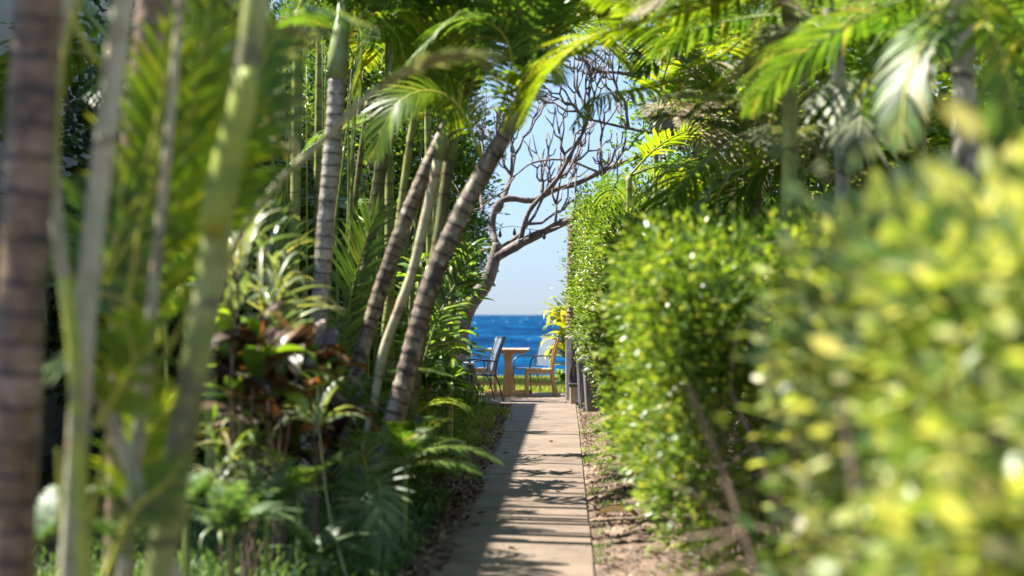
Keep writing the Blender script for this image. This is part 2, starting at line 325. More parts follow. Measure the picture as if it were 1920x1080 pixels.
# ------------------------------------------------------------------ ground, path, lawn, sea
def gz(x, y):
    """height of the ground"""
    n1 = mnoise.noise((x*1.6, y*.9, 0)); n2 = mnoise.noise((x*6, y*3.4, 3)); n3 = mnoise.noise((x*17, y*14, 7))
    if x > .14:
        k = min(max(x-.16, 0)/.35, 1); return .014+.006*n2+k*(.05+.06*n1+.05*n2+.02*n3) if y < 27 else 0
    if x < -.84:
        k = min((-.84-x)/.5, 1); return k*(.06+.07*n1+.03*n2) if y < 25.5 else 0
    return -.03
xs = np.concatenate([[-4000,-600,-80,-20], np.arange(-8, -2, .25), np.arange(-2, 2, .04)+.001, np.arange(2, 8, .5), [20,80,600,4000]])
ys = np.concatenate([[-4000, -600, -60, -10], np.arange(-2, 6, .4), np.arange(6, 27, .08), np.arange(27, 37.4, .4), [37.6, 37.9, 38.4, 40, 60, 300, 3000, 9000]])
V = []
for y in ys:
    for x in xs:
        z = gz(x, y) if (-8 < x < 8 and 0 < y < 27.4) else 0.
        if y > 37.5: z = -min((y-37.5)*1.4, 4.5)
        V.append((x, y, z))
nx = len(xs); Fc = [(j*nx+i, j*nx+i+1, (j+1)*nx+i+1, (j+1)*nx+i) for j in range(len(ys)-1) for i in range(nx-1)]
gm = npmesh('ground', V, Fc, True)
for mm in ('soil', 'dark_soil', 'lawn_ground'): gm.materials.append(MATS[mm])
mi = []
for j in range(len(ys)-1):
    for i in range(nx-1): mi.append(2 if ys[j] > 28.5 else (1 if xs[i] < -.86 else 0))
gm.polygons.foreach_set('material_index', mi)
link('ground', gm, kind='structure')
path = bpy.data.objects.new('path', None); COL.objects.link(path); path['kind'] = 'structure'
def slabmesh(x0, x1, L):
    nxx, nyy = 8, 14; b = MB()
    me = MB().box(x0, x1, .0035, L-.0035, -.12, .03)
    return me.mesh('slab', bevel=.003)
sl = slabmesh(-.82, .152, 1.75)
y = -1.0; k = 0
while y < 26.4:
    L = 1.75
    if y+L > 26.4: 
        o = link('slab', slabmesh(-.82, .152, 26.4-y), 'concrete', path, (0, y, random.uniform(-.002, .002)))
        break
    o = link('slab', sl, 'concrete', path, (random.uniform(-.004, .004), y, random.uniform(-.003, .003)), (0, random.uniform(-.002,.002), 0)); y += L
patio = bpy.data.objects.new('patio', None); COL.objects.link(patio); patio['kind'] = 'structure'
for x0, x1 in ((-5.4,-3.6),(-3.6,-1.8),(-1.8,0),(0,1.8),(1.8,3.6)):
    for y0, y1 in ((26.4,28.2),(28.2,30.0)):
        MB().box(x0+.006, x1-.006, .006, y1-y0-.006, -.12, .035).build('slab', 'concrete', patio, (0, y0, 0), bevel=.006)
# lawn blades beyond the patio
def blades(name, pos, hgt, wid, mat, parent=None, lean=.35, base=(0,0,0)):
    n_ = len(pos); az = rng.uniform(0, 2*np.pi, n_); hh = hgt*rng.uniform(.5, 1.2, n_)
    dx, dy = np.cos(az), np.sin(az); ln = rng.uniform(.1, 1, n_)*lean*hh; w_ = wid*rng.uniform(.7, 1.2, n_)
    px_, py_ = -dy*w_/2, dx*w_/2
    v = np.zeros((n_, 6, 3)); ba = np.array(base)
    for q, (t, ww) in enumerate(((0, 1), (.55, .8), (1, .1))):
        for sgn in (0, 1):
            s_ = 1 if sgn else -1
            v[:, q*2+sgn, 0] = pos[:, 0]+dx*ln*t*t+px_*ww*s_; v[:, q*2+sgn, 1] = pos[:, 1]+dy*ln*t*t+py_*ww*s_; v[:, q*2+sgn, 2] = pos[:, 2]+hh*t*(1-.18*t*lean)
    f = (np.array([(0,1,3,2),(2,3,5,4)])[None]+(np.arange(n_)*6)[:, None, None]).reshape(-1, 4)
    o = link(name, npmesh(name, (v-ba).reshape(-1, 3), f), mat, parent); o['kind'] = 'stuff'; return o
n_ = 26000; pp = np.stack([rng.uniform(-3, 2, n_), rng.uniform(30.02, 37.6, n_), np.zeros(n_)], 1)
blades('lawn_grass', pp, .09, .012, 'lawn_leaf')
b = MB(); 
sv = [(-9000, 40, -3.2), (9000, 40, -3.2), (20000, 24000, -3.2), (-20000, 24000, -3.2)]
ysr = [40*1.02**i for i in range(324)]; V = []; 
for y in ysr:
    for i in range(81):
        x = (i/40-1)*y*.5
        z = -2.6+.25*math.sin(y*.5+x*.13+1.3*math.sin(x*.07))+.18*mnoise.noise((x*.25, y*.12, 0))*2 if y < 1500 else -2.6
        V.append((x, y, z))
Fc = [(j*81+i, j*81+i+1, (j+1)*81+i+1, (j+1)*81+i) for j in range(len(ysr)-1) for i in range(80)]
link('sea', npmesh('sea', V, Fc, True), 'sea_water', kind='structure')
# ------------------------------------------------------------------ the house behind the palms on the left (it throws the shade over the left half of the path)
BX, BH = -8.52, 6.05
hs = empty('house', (BX, 14, 0), 'plastered house hidden behind the palms on the left with a dark roof', 'house')
def H(b, name, mat, par=hs, **k): return b.build(name, mat, par, (0,0,0), **k)
H(MB().box(-4, 3.6, -4.2, 12.9, 0, 5.55), 'wall', 'plaster')
H(MB().quadbox([(-4.4,-4.5,5.56),(4,-4.5,5.56),(4,13.4,5.56),(-4.4,13.4,5.56),(-4.4,-4.5,5.9),(4,-4.5,6.0),(4,13.4,6.0),(-4.4,13.4,5.9)],0), 'roof', 'roof_shingle')
for wy in (-2,2,6,10):
    for wz in (1.0, 3.6):
        wn = H(MB().box(3.605, 3.66, wy-.65, wy+.65, wz, wz+1.3), 'window', 'post_paint')
        MB().box(3.662, 3.67, wy-.57, wy+.57, wz+.08, wz+1.22).build('pane', 'window_glass', wn)
# ------------------------------------------------------------------ fronds
def frond_mesh(name, pts, n, ll, lw, t0=.16, a0=68, a1=22, vee=18, droop=.8, up=(0,0,1), rr=.012, ragged=.11, prof=None, tipdroop=0):
    """a pinnate leaf along the spine points: rachis tube and two rows of leaflets"""
    sp = bez(pts, 40); up = Vector(up); L = [0]
    for i in range(1, 40): L.append(L[-1]+(sp[i]-sp[i-1]).length)
    T = L[-1]
    def at(s_):
        s_ *= T
        for i in range(39):
            if L[i+1] >= s_-1e-9:
                u = (s_-L[i])/max(L[i+1]-L[i], 1e-9); return sp[i].lerp(sp[i+1], u), (sp[i+1]-sp[i]).normalized()
        return sp[-1], (sp[-1]-sp[-2]).normalized()
    v = []; f = []; nmiss = 0
    st = [(0,.35),(.22,1),(.5,.9),(.78,.55),(1,.06)]
    for i in range(n):
        t = t0+(1-t0)*(i+.5)/n; 
        for sg in (-1, 1):
            tt = min(max(t+random.uniform(-.3, .3)/n, 0), 1); p, tg = at(tt)
            sd_ = tg.cross(up); sd_.normalize(); N = sd_.cross(tg); 
            u = (tt-t0)/(1-t0); a = math.radians(a0+(a1-a0)*u**1.3+random.uniform(-4, 4))
            pl = (math.sin(math.pi*min(1, .12+u*.86))**.55)*(1-.25*u) if prof is None else prof(u)
            if random.random() < .05 and nmiss < n//5: nmiss += 1; ln_k = .12
            else: ln_k = 1
            ln = ll*pl*random.uniform(1-ragged, 1+ragged)*ln_k; ve = math.radians(vee+random.uniform(-5, 5))
            d = tg*math.cos(a)+sd_*sg*math.sin(a)*math.cos(ve)+N*math.sin(a)*math.sin(ve)
            n0 = len(v); prev = 0; q = p.copy()
            dr = droop*random.uniform(.75, 1.3)
            for s_, w_ in st:
                ds_ = (s_-prev); prev = s_; dd = (d+Vector((0,0,-1))*dr*s_*s_).normalized(); q = q+dd*ds_*ln
                wv = dd.cross(N); wv = (wv.normalized() if wv.length > 1e-4 else sd_)*lw*w_*(.6+.4*pl)*.5
                v.append(q-wv); v.append(q+wv)
            for k_ in range(4): f.append((n0+k_*2, n0+k_*2+1, n0+k_*2+3, n0+k_*2+2))
    b = MB(); b.tube([sp[i] for i in range(0, 40, 3)], rr, 5, rr*.2, cap=False)
    n0 = len(v); v += [Vector(q) for q in b.v]; f += [tuple(n0+i for i in q) for q in b.f]
    me = npmesh(name, [tuple(q) for q in v], f)
    return me, n0
def two_mats(me, nfl, mat, rmat):
    me.materials.append(MATS[mat]); me.materials.append(MATS[rmat])
    npoly = len(me.polygons); nl = nfl//10*4
    me.polygons.foreach_set('material_index', [0]*nl+[1]*(npoly-nl)); return me
CAN = {}
for kk, (mat, rm) in {'g': ('palm_leaf','stem_green'), 'l': ('palm_leaf_lime','petiole_yellow'), 'd': ('palm_leaf_dull','petiole_pale'), 'y': ('palm_leaf_dry','petiole_pale')}.items():
    CAN[kk] = []
    for j in range(3):
        dr = (.35, .6, .95)[j]
        pts = [(0,0,0), (.3,0,.02), (.6,0,-.10*dr*1.3), (.85,0,-.30*dr*1.3), (1.02,0,-.56*dr*1.3)]
        me, nf = frond_mesh('frond', pts, 34, .42, .030, vee=22, droop=.9+.3*j, rr=.009)
        CAN[kk].append(two_mats(me, nf, mat, rm))
def aim(d, roll=0):
    d = Vector(d).normalized(); x = d; yv = Vector((0,0,1)).cross(x)
    if yv.length < .05: yv = Vector((0,1,0))
    yv.normalize(); z = x.cross(yv); m_ = Matrix((x, yv, z)).transposed()
    return (m_ @ Matrix.Rotation(roll, 3, 'X')).to_euler()
def put_frond(root, base, az, el, L, kind='g', v=None, roll=0, check=True, name='frond', poly=GAP):
    d = Vector((math.cos(az)*math.cos(el), math.sin(az)*math.cos(el), math.sin(el)))
    me = CAN[kind][random.randrange(3) if v is None else v]
    if check:
        E = aim(d, roll).to_matrix(); pts = [Vector(base)+E @ (Vector(q)*L) for q in ((.35,0,0),(.6,0,-.1),(.85,0,-.3),(1,0,-.5),(.7,.3,-.2),(.7,-.3,-.2),(.5,.3,-.25),(.5,-.3,-.25))]
        if ingap([tuple(q) for q in pts], poly).any(): return None
        for q in pts[1:5]:   # leave the hedge and the far half of the path in the sun
            k_ = q.z/TO_SUN.z; gx, gy = q.x-TO_SUN.x*k_, q.y-TO_SUN.y*k_
            if -.8 < gx < .35 and q.x < 0 and (14.8 < gy < 28 or (gy > 6 and random.random() < .5)): return None
            k_ = (q.x-.4)/TO_SUN.x; hz, hy = q.z-TO_SUN.z*k_, q.y-TO_SUN.y*k_
            if q.x < 0.35 and root.location.x < 0 and inside(*proj([tuple(q)]), [(1050,50),(1330,50),(1330,420),(1050,420)])[0]: return None
            if q.x < 0 and (inside(*proj([tuple(q)]), TRK)[0] and q.y < 16 or inside(*proj([tuple(q)]), TRK2)[0] and q.y < 10.3): return None
            if q.x < 0 and .2 < hz < 2.2 and 3 < hy < 24 and random.random() < .42: return None
    o = link(name, me, None, root, Vector(base)-Vector(root.location), aim(d, roll)); o.scale = (L, L, L)
    return o
def own_frond(root, pxs, mat, rmat, n, ll, lw, **k):
    """a frond that follows points given as photo pixel + distance"""
    pts = [P(*q) for q in pxs]; base = pts[0]; me, nf = frond_mesh('frond', [p-base for p in pts], n, ll, lw, **k)
    two_mats(me, nf, mat, rmat)
    return link('frond', me, None, root, base-Vector(root.location))
def trunk(root, pts, r0, r1, mat, spacing=.12, name='trunk', bulge=.06, k=12, toground=True, flare=1.25, n=None):
    """ringed palm stem through world points, bottom first"""
    pts = [Vector(p) for p in pts]
    L = sum((pts[i+1]-pts[i]).length for i in range(len(pts)-1)); m_ = max(int(L/spacing*4), 8); sp = bez(pts, m_+1)
    rs = []; ring = []; ph = 0; l_ = 0; sc = 1.
    for i, p in enumerate(sp):
        if i: l_ += (p-sp[i-1]).length
        t = i/m_; fr = (l_/spacing+.28*math.sin(l_*5.3+p.x*9)+.16*math.sin(l_*13.7)) % 1
        rr = (r0+(r1-r0)*t)*(1+bulge*(1 if (fr < .15 or fr > .9) else 0)+.02*math.sin(l_*9+p.x*30))*(1+(flare-1)*max(0, 1-l_/.35)**2)
        rs.append(rr); ring += [l_/spacing+.28*math.sin(l_*5.3+p.x*9)+.16*math.sin(l_*13.7)]*k
    b = MB(); base = Vector(root.location)
    b.tube([p-base for p in sp], rs, k); b.f = b.f
    return b.build(name, mat, root, smooth=True, ring=ring)
def down(p, q):
    """continue the line q->p down to the ground"""
    d = (p-q).normalized()
    if d.z > -.05: d = Vector((0,0,-1))
    t = (p.z+.02)/(-d.z); return p+d*t
# ---- the stems seen on the left, bottom to top as (pixel x, y), distance, widths in pixels
def palm(name, label, cat, pxs, Y, w0, w1, mat, spacing=.1, group=None, fr=(), top=None, frlen=1.3, crown=0, crownkind='g', shaft=None, bulge=.06, crowncheck=True):
    pts = [P(x, y, Y if len(q) < 3 else q[2]) for q in pxs for x, y in [q[:2]]]
    g = down(pts[0], pts[1]); g.z = 0
    allp = [g]+pts if (pts[0]-g).length > .1 else [g]+pts[1:]
    if top: allp.append(allp[-1]+(allp[-1]-allp[-2]).normalized()*top)
    root = empty(name, g, label, cat, group)
    trunk(root, allp, w0/2*Y/F, w1/2*Y/F, mat, spacing, bulge=bulge)
    e = allp[-1]; d = (allp[-1]-allp[-2]).normalized()
    if shaft:
        e2 = e+d*shaft; b = MB(); r = w1/2*Y/F; base = Vector(g)
        b.tube([e-base, e+d*shaft*.3-base, e2-base], [r*1.02, r*1.25, r*.5], 10); b.build('crownshaft', 'crownshaft', root, smooth=True); e = e2
    if shaft:
        for i in range(4): put_frond(root, e-d*.1, i*1.57+random.random(), random.uniform(1.15, 1.4), frlen*random.uniform(.55,.8), crownkind[0] if crownkind[0] != 'd' else 'g', v=0, check=False)
    for i in range(crown):
        az = 2*math.pi*i/crown*2.4+random.uniform(-.3, .3); el = random.uniform(.1, 1.15)
        put_frond(root, e, az, el, frlen*random.uniform(.8, 1.15), crownkind if isinstance(crownkind, str) and len(crownkind) == 1 else random.choice(crownkind), check=crowncheck)
    return root, e
GL = 'areca stems close to the camera on the left'
r_, e_ = palm('palm', 'thick brown ringed palm trunk at the far left edge', 'palm', [(20,1080),(38,620),(55,300),(74,-40)], 4.2, 84, 96, 'bark_brown', .085, top=.4, bulge=.03, crown=5, frlen=1.5)
r_, e_ = palm('areca_palm', 'slim pale green stem just right of the thick brown trunk', 'palm', [(168,690,4.5),(132,600,4.5),(108,430,4.5),(98,250,4.5),(108,120,4.5),(132,-30,4.5)], 4.5, 28, 24, 'stem_areca_pale', .5, GL, top=.3)
r_, e_ = palm('areca_palm', 'whitish stem peeling to pinkish brown, rising to the top edge', 'palm', [(150,760,4.3),(160,600,4.3),(182,380,4.3),(212,150,4.3),(236,-40,4.3)], 4.3, 40, 44, 'stem_areca_pale', .62, GL, top=.3)
palm_dark, e_ = palm('palm', 'dark ringed trunk in shade behind the pale blurred stems', 'palm', [(236,700),(246,420),(272,180),(300,-30)], 5.6, 56, 78, 'bark_brown', .16, top=.4, bulge=.05, crown=5, frlen=1.4)
near_stem, e_ = palm('areca_palm', 'big leaning blurred stem, yellow green above and grey green below', 'palm', [(296,1080),(352,760),(380,600),(408,420),(440,250),(470,90),(486,-40)], 4.5, 58, 46, 'stem_areca', .30, GL, top=.3)
# its fresh leaf sheath
pts = [P(*q) for q in ((396,440,4.47),(428,300,4.47),(452,205,4.47),(466,130,4.47))]; b = MB(); bs = Vector(near_stem.location)
b.tube([p-bs for p in bez(pts, 10)], [.037,.041,.042,.042,.041,.040,.038,.035,.030,.02], 12); b.build('leaf_sheath', 'stem_areca_lime', near_stem, smooth=True)
palm('areca_palm', 'thin pale stem between two thicker green stems at lower left', 'palm', [(232,1080),(255,850),(275,680),(290,520),(312,300),(330,100),(338,-40)], 4.7, 30, 13, 'stem_areca_pale', .4, GL)
palm('areca_palm', 'bright lime stem low at the left with one pale ring', 'palm', [(160,1080),(150,900),(144,760),(138,640),(120,520)], 4.1, 34, 26, 'stem_areca_lime', .33, GL)
# yellow leaf stalks in the near clump
rt = empty('areca_clump', P(180,1040,4.6)*1.0, 'loose tangle of yellow leaf stalks and blurred fronds between near stems', 'palm')
rt.location.z = 0
for q, wpx in (([(60,560),(100,320),(112,180),(128,60),(180,-60)],16), ([(236,470),(262,360),(300,200),(330,60)],10), ([(120,0),(165,90),(190,125)],14), ([(196,720),(240,560),(262,420)],14), ([(60,1000),(55,800),(60,640)],14), ([(290,700),(330,630),(362,560)],10), ([(170,980),(205,800),(230,640)],12), ([(118,1000),(112,900),(108,840)],16), ([(200,520),(270,400),(300,250)],8)):
    Yq = random.uniform(4.3, 4.9); b = MB(); bs = Vector(rt.location)
    b.tube([p-bs for p in bez([P(x, y, Yq) for x, y in q], 10)], wpx/2*Yq/F, 6, wpx/2*Yq/F*.6); b.build('leaf_stalk', 'petiole_yellow', rt, smooth=True)
kw = dict(vee=8, droop=.6)
own_frond(rt, [(262,760,4.9),(270,560,4.9),(285,380,4.9),(300,210,4.9),(310,60,4.9)], 'palm_leaf_lime', 'petiole_yellow', 30, .34, .026, a0=42, a1=14, up=(0,-1,0), **kw)
own_frond(rt, [(300,640,5.2),(330,420,5.2),(350,250,5.2),(380,90,5.2),(400,-40,5.2)], 'palm_leaf_lime', 'petiole_yellow', 32, .36, .026, a0=45, a1=14, up=(0,-1,0), **kw)
own_frond(rt, [(200,760,4.5),(240,660,4.5),(210,640,4.5),(150,660,4.5),(60,700,4.5)], 'palm_leaf', 'petiole_yellow', 26, .2, .02, up=(0,-.3,1), **kw)
own_frond(rt, [(420,500,5.6),(440,330,5.6),(470,180,5.6),(520,60,5.6)], 'palm_leaf', 'petiole_yellow', 28, .3, .022, a0=48, up=(0,-1,0), **kw)
own_frond(rt, [(230,1000,4.9),(250,900,4.9),(290,800,4.9),(350,740,4.9)], 'palm_leaf_lime', 'petiole_yellow', 22, .2, .02, a0=55, up=(0,-1,0), **kw)
own_frond(rt, [(120,620,4.8),(200,500,4.8),(230,400,4.8),(200,330,4.8)], 'palm_leaf', 'petiole_yellow', 26, .28, .022, up=(0,-1,0), **kw)
own_frond(rt, [(180,800,4.4),(230,720,4.4),(250,680,4.4),(240,600,4.4)], 'palm_leaf_lime', 'petiole_yellow', 18, .16, .022, up=(0,-1,0), **kw)
own_frond(rt, [(340,560,5.4),(370,400,5.4),(400,260,5.4),(420,160,5.4)], 'palm_leaf_lime', 'petiole_yellow', 26, .3, .024, a0=50, up=(0,-1,0), **kw)
own_frond(rt, [(200,1080,4.4),(250,960,4.4),(320,900,4.4),(340,860,4.4)], 'palm_leaf', 'petiole_yellow', 20, .14, .014, up=(0,-1,0), **kw)
# ---- middle distance trunks
GM = 'palm trunks in the middle distance on the left'
mid_up, e1 = palm('palm', 'upright pale trunk with dark ring scars, left of the leaning pair', 'palm', [(588,720),(600,560),(612,400),(624,270),(632,150)], 11, 32, 34, 'bark_pale', .085, GM, shaft=.5, crown=9, frlen=1.5, crownkind='gdl')
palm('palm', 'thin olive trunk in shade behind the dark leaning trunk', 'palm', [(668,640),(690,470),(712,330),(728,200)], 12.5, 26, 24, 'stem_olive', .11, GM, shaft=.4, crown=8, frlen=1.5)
lean1, e2 = palm('palm', 'dark leaning trunk, left one of the leaning pair', 'palm', [(662,720),(690,620),(735,480),(788,345),(850,215),(880,150)], 11.5, 30, 28, 'bark_lean', .07, GM, shaft=.4, crown=9, frlen=1.6, crownkind='glg')
lean2, e3 = palm('palm', 'stout leaning trunk with bold ring scars and sunlit patches', 'palm', [(738,790),(765,690),(805,540),(870,390),(950,245)], 10.5, 41, 33, 'bark_lean', .085, GM, bulge=.09, shaft=.35, crown=10, frlen=1.5, crownkind='gl')
palm('areca_palm', 'slim pale green stem crossing in front of the dark leaning trunk', 'palm', [(700,760),(722,650),(770,520),(800,400),(822,300)], 11, 17, 20, 'stem_areca_pale', .3, GM, shaft=.3, crown=5, frlen=1.2, crownkind='l')
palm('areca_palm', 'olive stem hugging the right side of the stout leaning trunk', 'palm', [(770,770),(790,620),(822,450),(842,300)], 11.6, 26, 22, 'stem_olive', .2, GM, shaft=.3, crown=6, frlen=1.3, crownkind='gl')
palm('areca_palm', 'green stem rising between the feet of the leaning trunks', 'palm', [(700,780),(730,560),(748,420),(770,260),(790,150)], 12, 15, 15, 'stem_areca', .2, GM, shaft=.3, crown=6, frlen=1.3, crownkind='gl')
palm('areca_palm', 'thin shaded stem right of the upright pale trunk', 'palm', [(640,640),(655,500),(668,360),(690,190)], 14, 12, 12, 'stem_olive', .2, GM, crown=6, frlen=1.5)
# ---- fronds the photograph shows one by one (each on the palm it grows from)
lp = empty('areca_palm', P(1470,640,8.6), 'palm behind the hedge whose lime frond arches across the top centre', 'palm'); lp.location.z = 0
trunk(lp, [Vector(lp.location), P(1480,300,8.6), P(1480,60,8.6), P(1470,-60,8.6)], .04, .035, 'stem_areca', .25)
own_frond(lp, [(1470,-40,8.6),(1330,10,8.6),(1200,40,8.6),(1090,80,8.6),(1020,150,8.6),(985,230,8.6)], 'palm_leaf_lime', 'petiole_yellow', 60, .62, .030, vee=10, droop=.5, a0=62, a1=25, t0=.02)
own_frond(lp, [(1470,-30,8.2),(1380,-20,8.4),(1260,10,8.6),(1120,0,8.8)], 'palm_leaf_lime', 'petiole_yellow', 44, .44, .028, vee=10, droop=.7)
own_frond(lp, [(1460,10,9.4),(1330,120,10.2),(1220,165,11),(1130,180,11.6),(1070,245,12)], 'palm_leaf_lime', 'petiole_yellow', 46, .36, .024, droop=1.0, vee=5)
fp = empty('fan_palm', P(1585,640,8.4), 'grey trunk behind the near hedge with silvery drooping frond', 'palm'); fp.location.z = 0
trunk(fp, [Vector(fp.location), P(1580,330,8.4), P(1572,150,8.4), P(1545,-60,8.4)], .040, .034, 'bark_pale', .16)
own_frond(fp, [(1560,150,8.0),(1590,165,7.8),(1612,200,7.7),(1610,250,7.6),(1590,300,7.6)], 'palm_leaf_dull', 'petiole_pale', 22, .34, .030, vee=-5, droop=.5, up=(0,-1,.2), a0=75, a1=14, t0=.0, rr=.006)
own_frond(fp, [(1570,110,8.3),(1500,60,8.4),(1440,80,8.5),(1400,130,8.6)], 'palm_leaf_dull', 'petiole_pale', 26, .34, .026, vee=10, droop=1.1)
own_frond(fp, [(1572,150,8.3),(1640,130,8.3),(1720,150,8.3),(1790,230,8.3)], 'palm_leaf', 'stem_green', 28, .36, .028, vee=10, droop=1.1)
for i in range(9): put_frond(fp, P(1565,60,8.4), i*.75, random.uniform(0, .9), random.uniform(.9, 1.2), random.choice('gyg'))
fp2 = empty('palm', P(1812,640,6.6), 'pale blurred trunk cut off by the top edge at far right', 'palm'); fp2.location.z = 0
trunk(fp2, [Vector(fp2.location), P(1808,200,6.6), P(1790,-60,6.6)], .046, .046, 'bark_pale', .2)
for i in range(9): put_frond(fp2, P(1800,-20,6.6), i*.75+.2, random.uniform(-.2, .8), random.uniform(.8, 1.1), 'g')
own_frond(fp2, [(1800,-40,6.2),(1860,60,6.0),(1900,180,5.9),(1910,330,5.8)], 'palm_leaf_lime', 'petiole_yellow', 30, .3, .026, vee=8, droop=.8)
own_frond(fp2, [(1800,-20,6.2),(1740,60,6.0),(1700,160,5.9),(1690,270,5.8)], 'palm_leaf', 'petiole_yellow', 28, .24, .024, vee=8, droop=.9)
np_ = empty('areca_palm', P(480,1040,6.2), 'thick tan leaf stalk sweeping up right to a blurred pale frond', 'palm'); np_.location.z = 0
bs = Vector(np_.location); b = MB(); b.tube([p-bs for p in bez([P(*q) for q in ((380,700,6.4),(430,480,6.3),(520,345,6.2),(610,259,6.1),(700,170,6.0))], 14)], .016, 8, .011); b.build('leaf_stalk', 'petiole_pale', np_, smooth=True)
own_frond(np_, [(700,170,6),(760,140,6),(830,115,5.95),(890,110,5.9),(930,150,5.9)], 'palm_leaf_dull', 'petiole_pale', 34, .24, .030, vee=20, droop=.5, a0=40, a1=14, t0=.0)
own_frond(np_, [(560,290,6.3),(520,200,6.2),(500,120,6.2),(560,60,6.1),(640,60,6.0)], 'palm_leaf_dull', 'petiole_pale', 34, .22, .024, vee=12, droop=.9)
own_frond(np_, [(540,300,6.3),(480,160,6.2),(500,60,6.2),(590,20,6.1),(700,50,6.0)], 'palm_leaf', 'petiole_yellow', 34, .28, .026, vee=12, droop=.9)
own_frond(np_, [(560,290,6.3),(480,250,6.3),(400,240,6.4),(340,300,6.5)], 'palm_leaf', 'petiole_pale', 30, .26, .024, vee=12, droop=1.0)
own_frond(lean2, [(905,300,10.5),(860,200,10.4),(800,170,10.3),(740,200,10.2),(700,290,10.2)], 'palm_leaf_lime', 'petiole_yellow', 44, .36, .026, droop=.7, vee=4, up=(0,-.6,.8))
own_frond(lean2, [(930,240,10.5),(960,120,10.3),(930,50,10.2),(850,40,10.1),(770,110,10.0)], 'palm_leaf', 'petiole_yellow', 46, .42, .026, droop=.9, vee=10)
own_frond(lean2, [(940,250,10.4),(985,150,10.2),(1030,120,10.0),(1050,150,9.9)], 'palm_leaf_lime', 'petiole_yellow', 34, .30, .024, droop=1.0, vee=10)
own_frond(lean1, [(870,170,11.5),(900,60,11.4),(960,0,11.3),(1020,20,11.2)], 'palm_leaf', 'petiole_yellow', 40, .45, .026, droop=1.0, vee=10)
own_frond(lean1, [(865,180,11.5),(830,80,11.4),(760,20,11.3),(690,70,11.2),(670,170,11.2)], 'palm_leaf', 'petiole_yellow', 44, .48, .026, droop=.9, vee=10)
own_frond(mid_up, [(640,100,11),(680,30,11),(740,60,10.9),(770,150,10.8)], 'palm_leaf_lime', 'petiole_yellow', 40, .42, .026, droop=1.0, vee=10)
# leaf blades rising from the feet of the trunks
own_frond(lean1, [(640,760,11.8),(650,600,11.8),(690,440,11.8),(720,380,11.8)], 'palm_leaf', 'stem_green', 36, .42, .026, droop=.5, vee=5, up=(0,-1,0), a0=50)
own_frond(lean2, [(770,760,12.5),(820,600,12.6),(870,500,12.8),(880,440,12.9)], 'palm_leaf', 'stem_green', 38, .30, .022, droop=.4, vee=5, up=(0,-1,.2), a0=60)
own_frond(mid_up, [(560,760,11),(540,560,11),(500,420,11),(460,360,11)], 'palm_leaf', 'stem_green', 36, .40, .026, droop=.6, vee=5, up=(0,-1,.2))
# ------------------------------------------------------------------ filler palms: crowns that close the view left and right
def filler(name, label, px, Y, py, n, kinds, L, group, trunkw=.04, mat='stem_areca', els=(-.1, 1.2), poly=GAP):
    top = P(px, py, Y); root = empty(name, (top.x+random.uniform(-.1,.1), top.y+random.uniform(-.1,.1), 0), label, 'palm', group)
    trunk(root, [Vector(root.location), Vector(((root.location.x+top.x)/2, Y, top.z/2)), top], trunkw, trunkw*.85, mat, .18)
    for i in range(n):
        put_frond(root, top, i*2.4+random.uniform(-.3,.3), random.uniform(*els), L*random.uniform(.75, 1.2), random.choice(kinds), poly=poly)
    return root
cc = empty('areca_clump', (-1.75, 13.2, 0), 'thicket of thin dark olive canes between the upright and leaning trunks', 'palm'); bs = Vector(cc.location)
for i in range(26):
    pxb = random.uniform(480, 760); Yq = random.uniform(12.4, 15.5); ln = random.uniform(-20, 90); b = MB(); pt = [gp_(pxb, Yq), P(pxb+ln*.3, 500, Yq), P(pxb+ln, random.uniform(-60, 140), Yq)]
    b.tube([q-bs for q in bez(pt, 9)], random.uniform(.014,.026), 7, .003); b.build('cane', random.choice(['stem_green','petiole_yellow','stem_green','crownshaft']), cc, smooth=True)
    if i % 3 == 0: put_frond(cc, pt[2], random.uniform(0,6.28), random.uniform(1.0,1.35), 1.1, 'g', v=2, check=False)
    if i % 2: put_frond(cc, pt[2], random.uniform(0,6.28), random.uniform(.2,1.2), random.uniform(.8,1.3), random.choice('gl'))
GF = 'leafy palms massed behind the left trunks'
for a in (('palm with fronds fanning across the top between upright and leaning trunks', 730, 13.5, 60, 14, 'glg', 1.6), ('palm with broad crown at the very top left of centre', 560, 12, 20, 14, 'gl', 1.5), ('small palm crown in front of the dark trees at top left', 470, 14, 200, 12, 'g', 1.5), ('leafy palm behind and left of the upright pale trunk', 520, 13, 330, 13, 'gg', 1.7), ('palm with fronds hanging behind the tan leaf stalk', 400, 10, 150, 12, 'ggl', 1.5),
          ('low palm filling the gap between upright and leaning trunks', 690, 16, 420, 13, 'gg', 1.8), ('palm whose crown fills the top left corner', 240, 9, 120, 11, 'gg', 1.4),
          ('shaded palm low behind the near stems at left', 210, 10, 560, 12, 'g', 1.5), ('tall palm with sunlit fronds above the leaning pair', 800, 17, 90, 14, 'glg', 2.0),
          ('tall palm above the upright pale trunk', 600, 15, 20, 13, 'gld', 1.9), ('palm with lime fronds just left of the open sky', 815, 20, 330, 13, 'gll', 1.6), ('small palm behind the stout leaning trunk near the sky gap', 850, 16, 500, 11, 'gl', 1.0)):
    filler('leafy_palm', *a, GF)
GR = 'palms massed behind the right hedge'
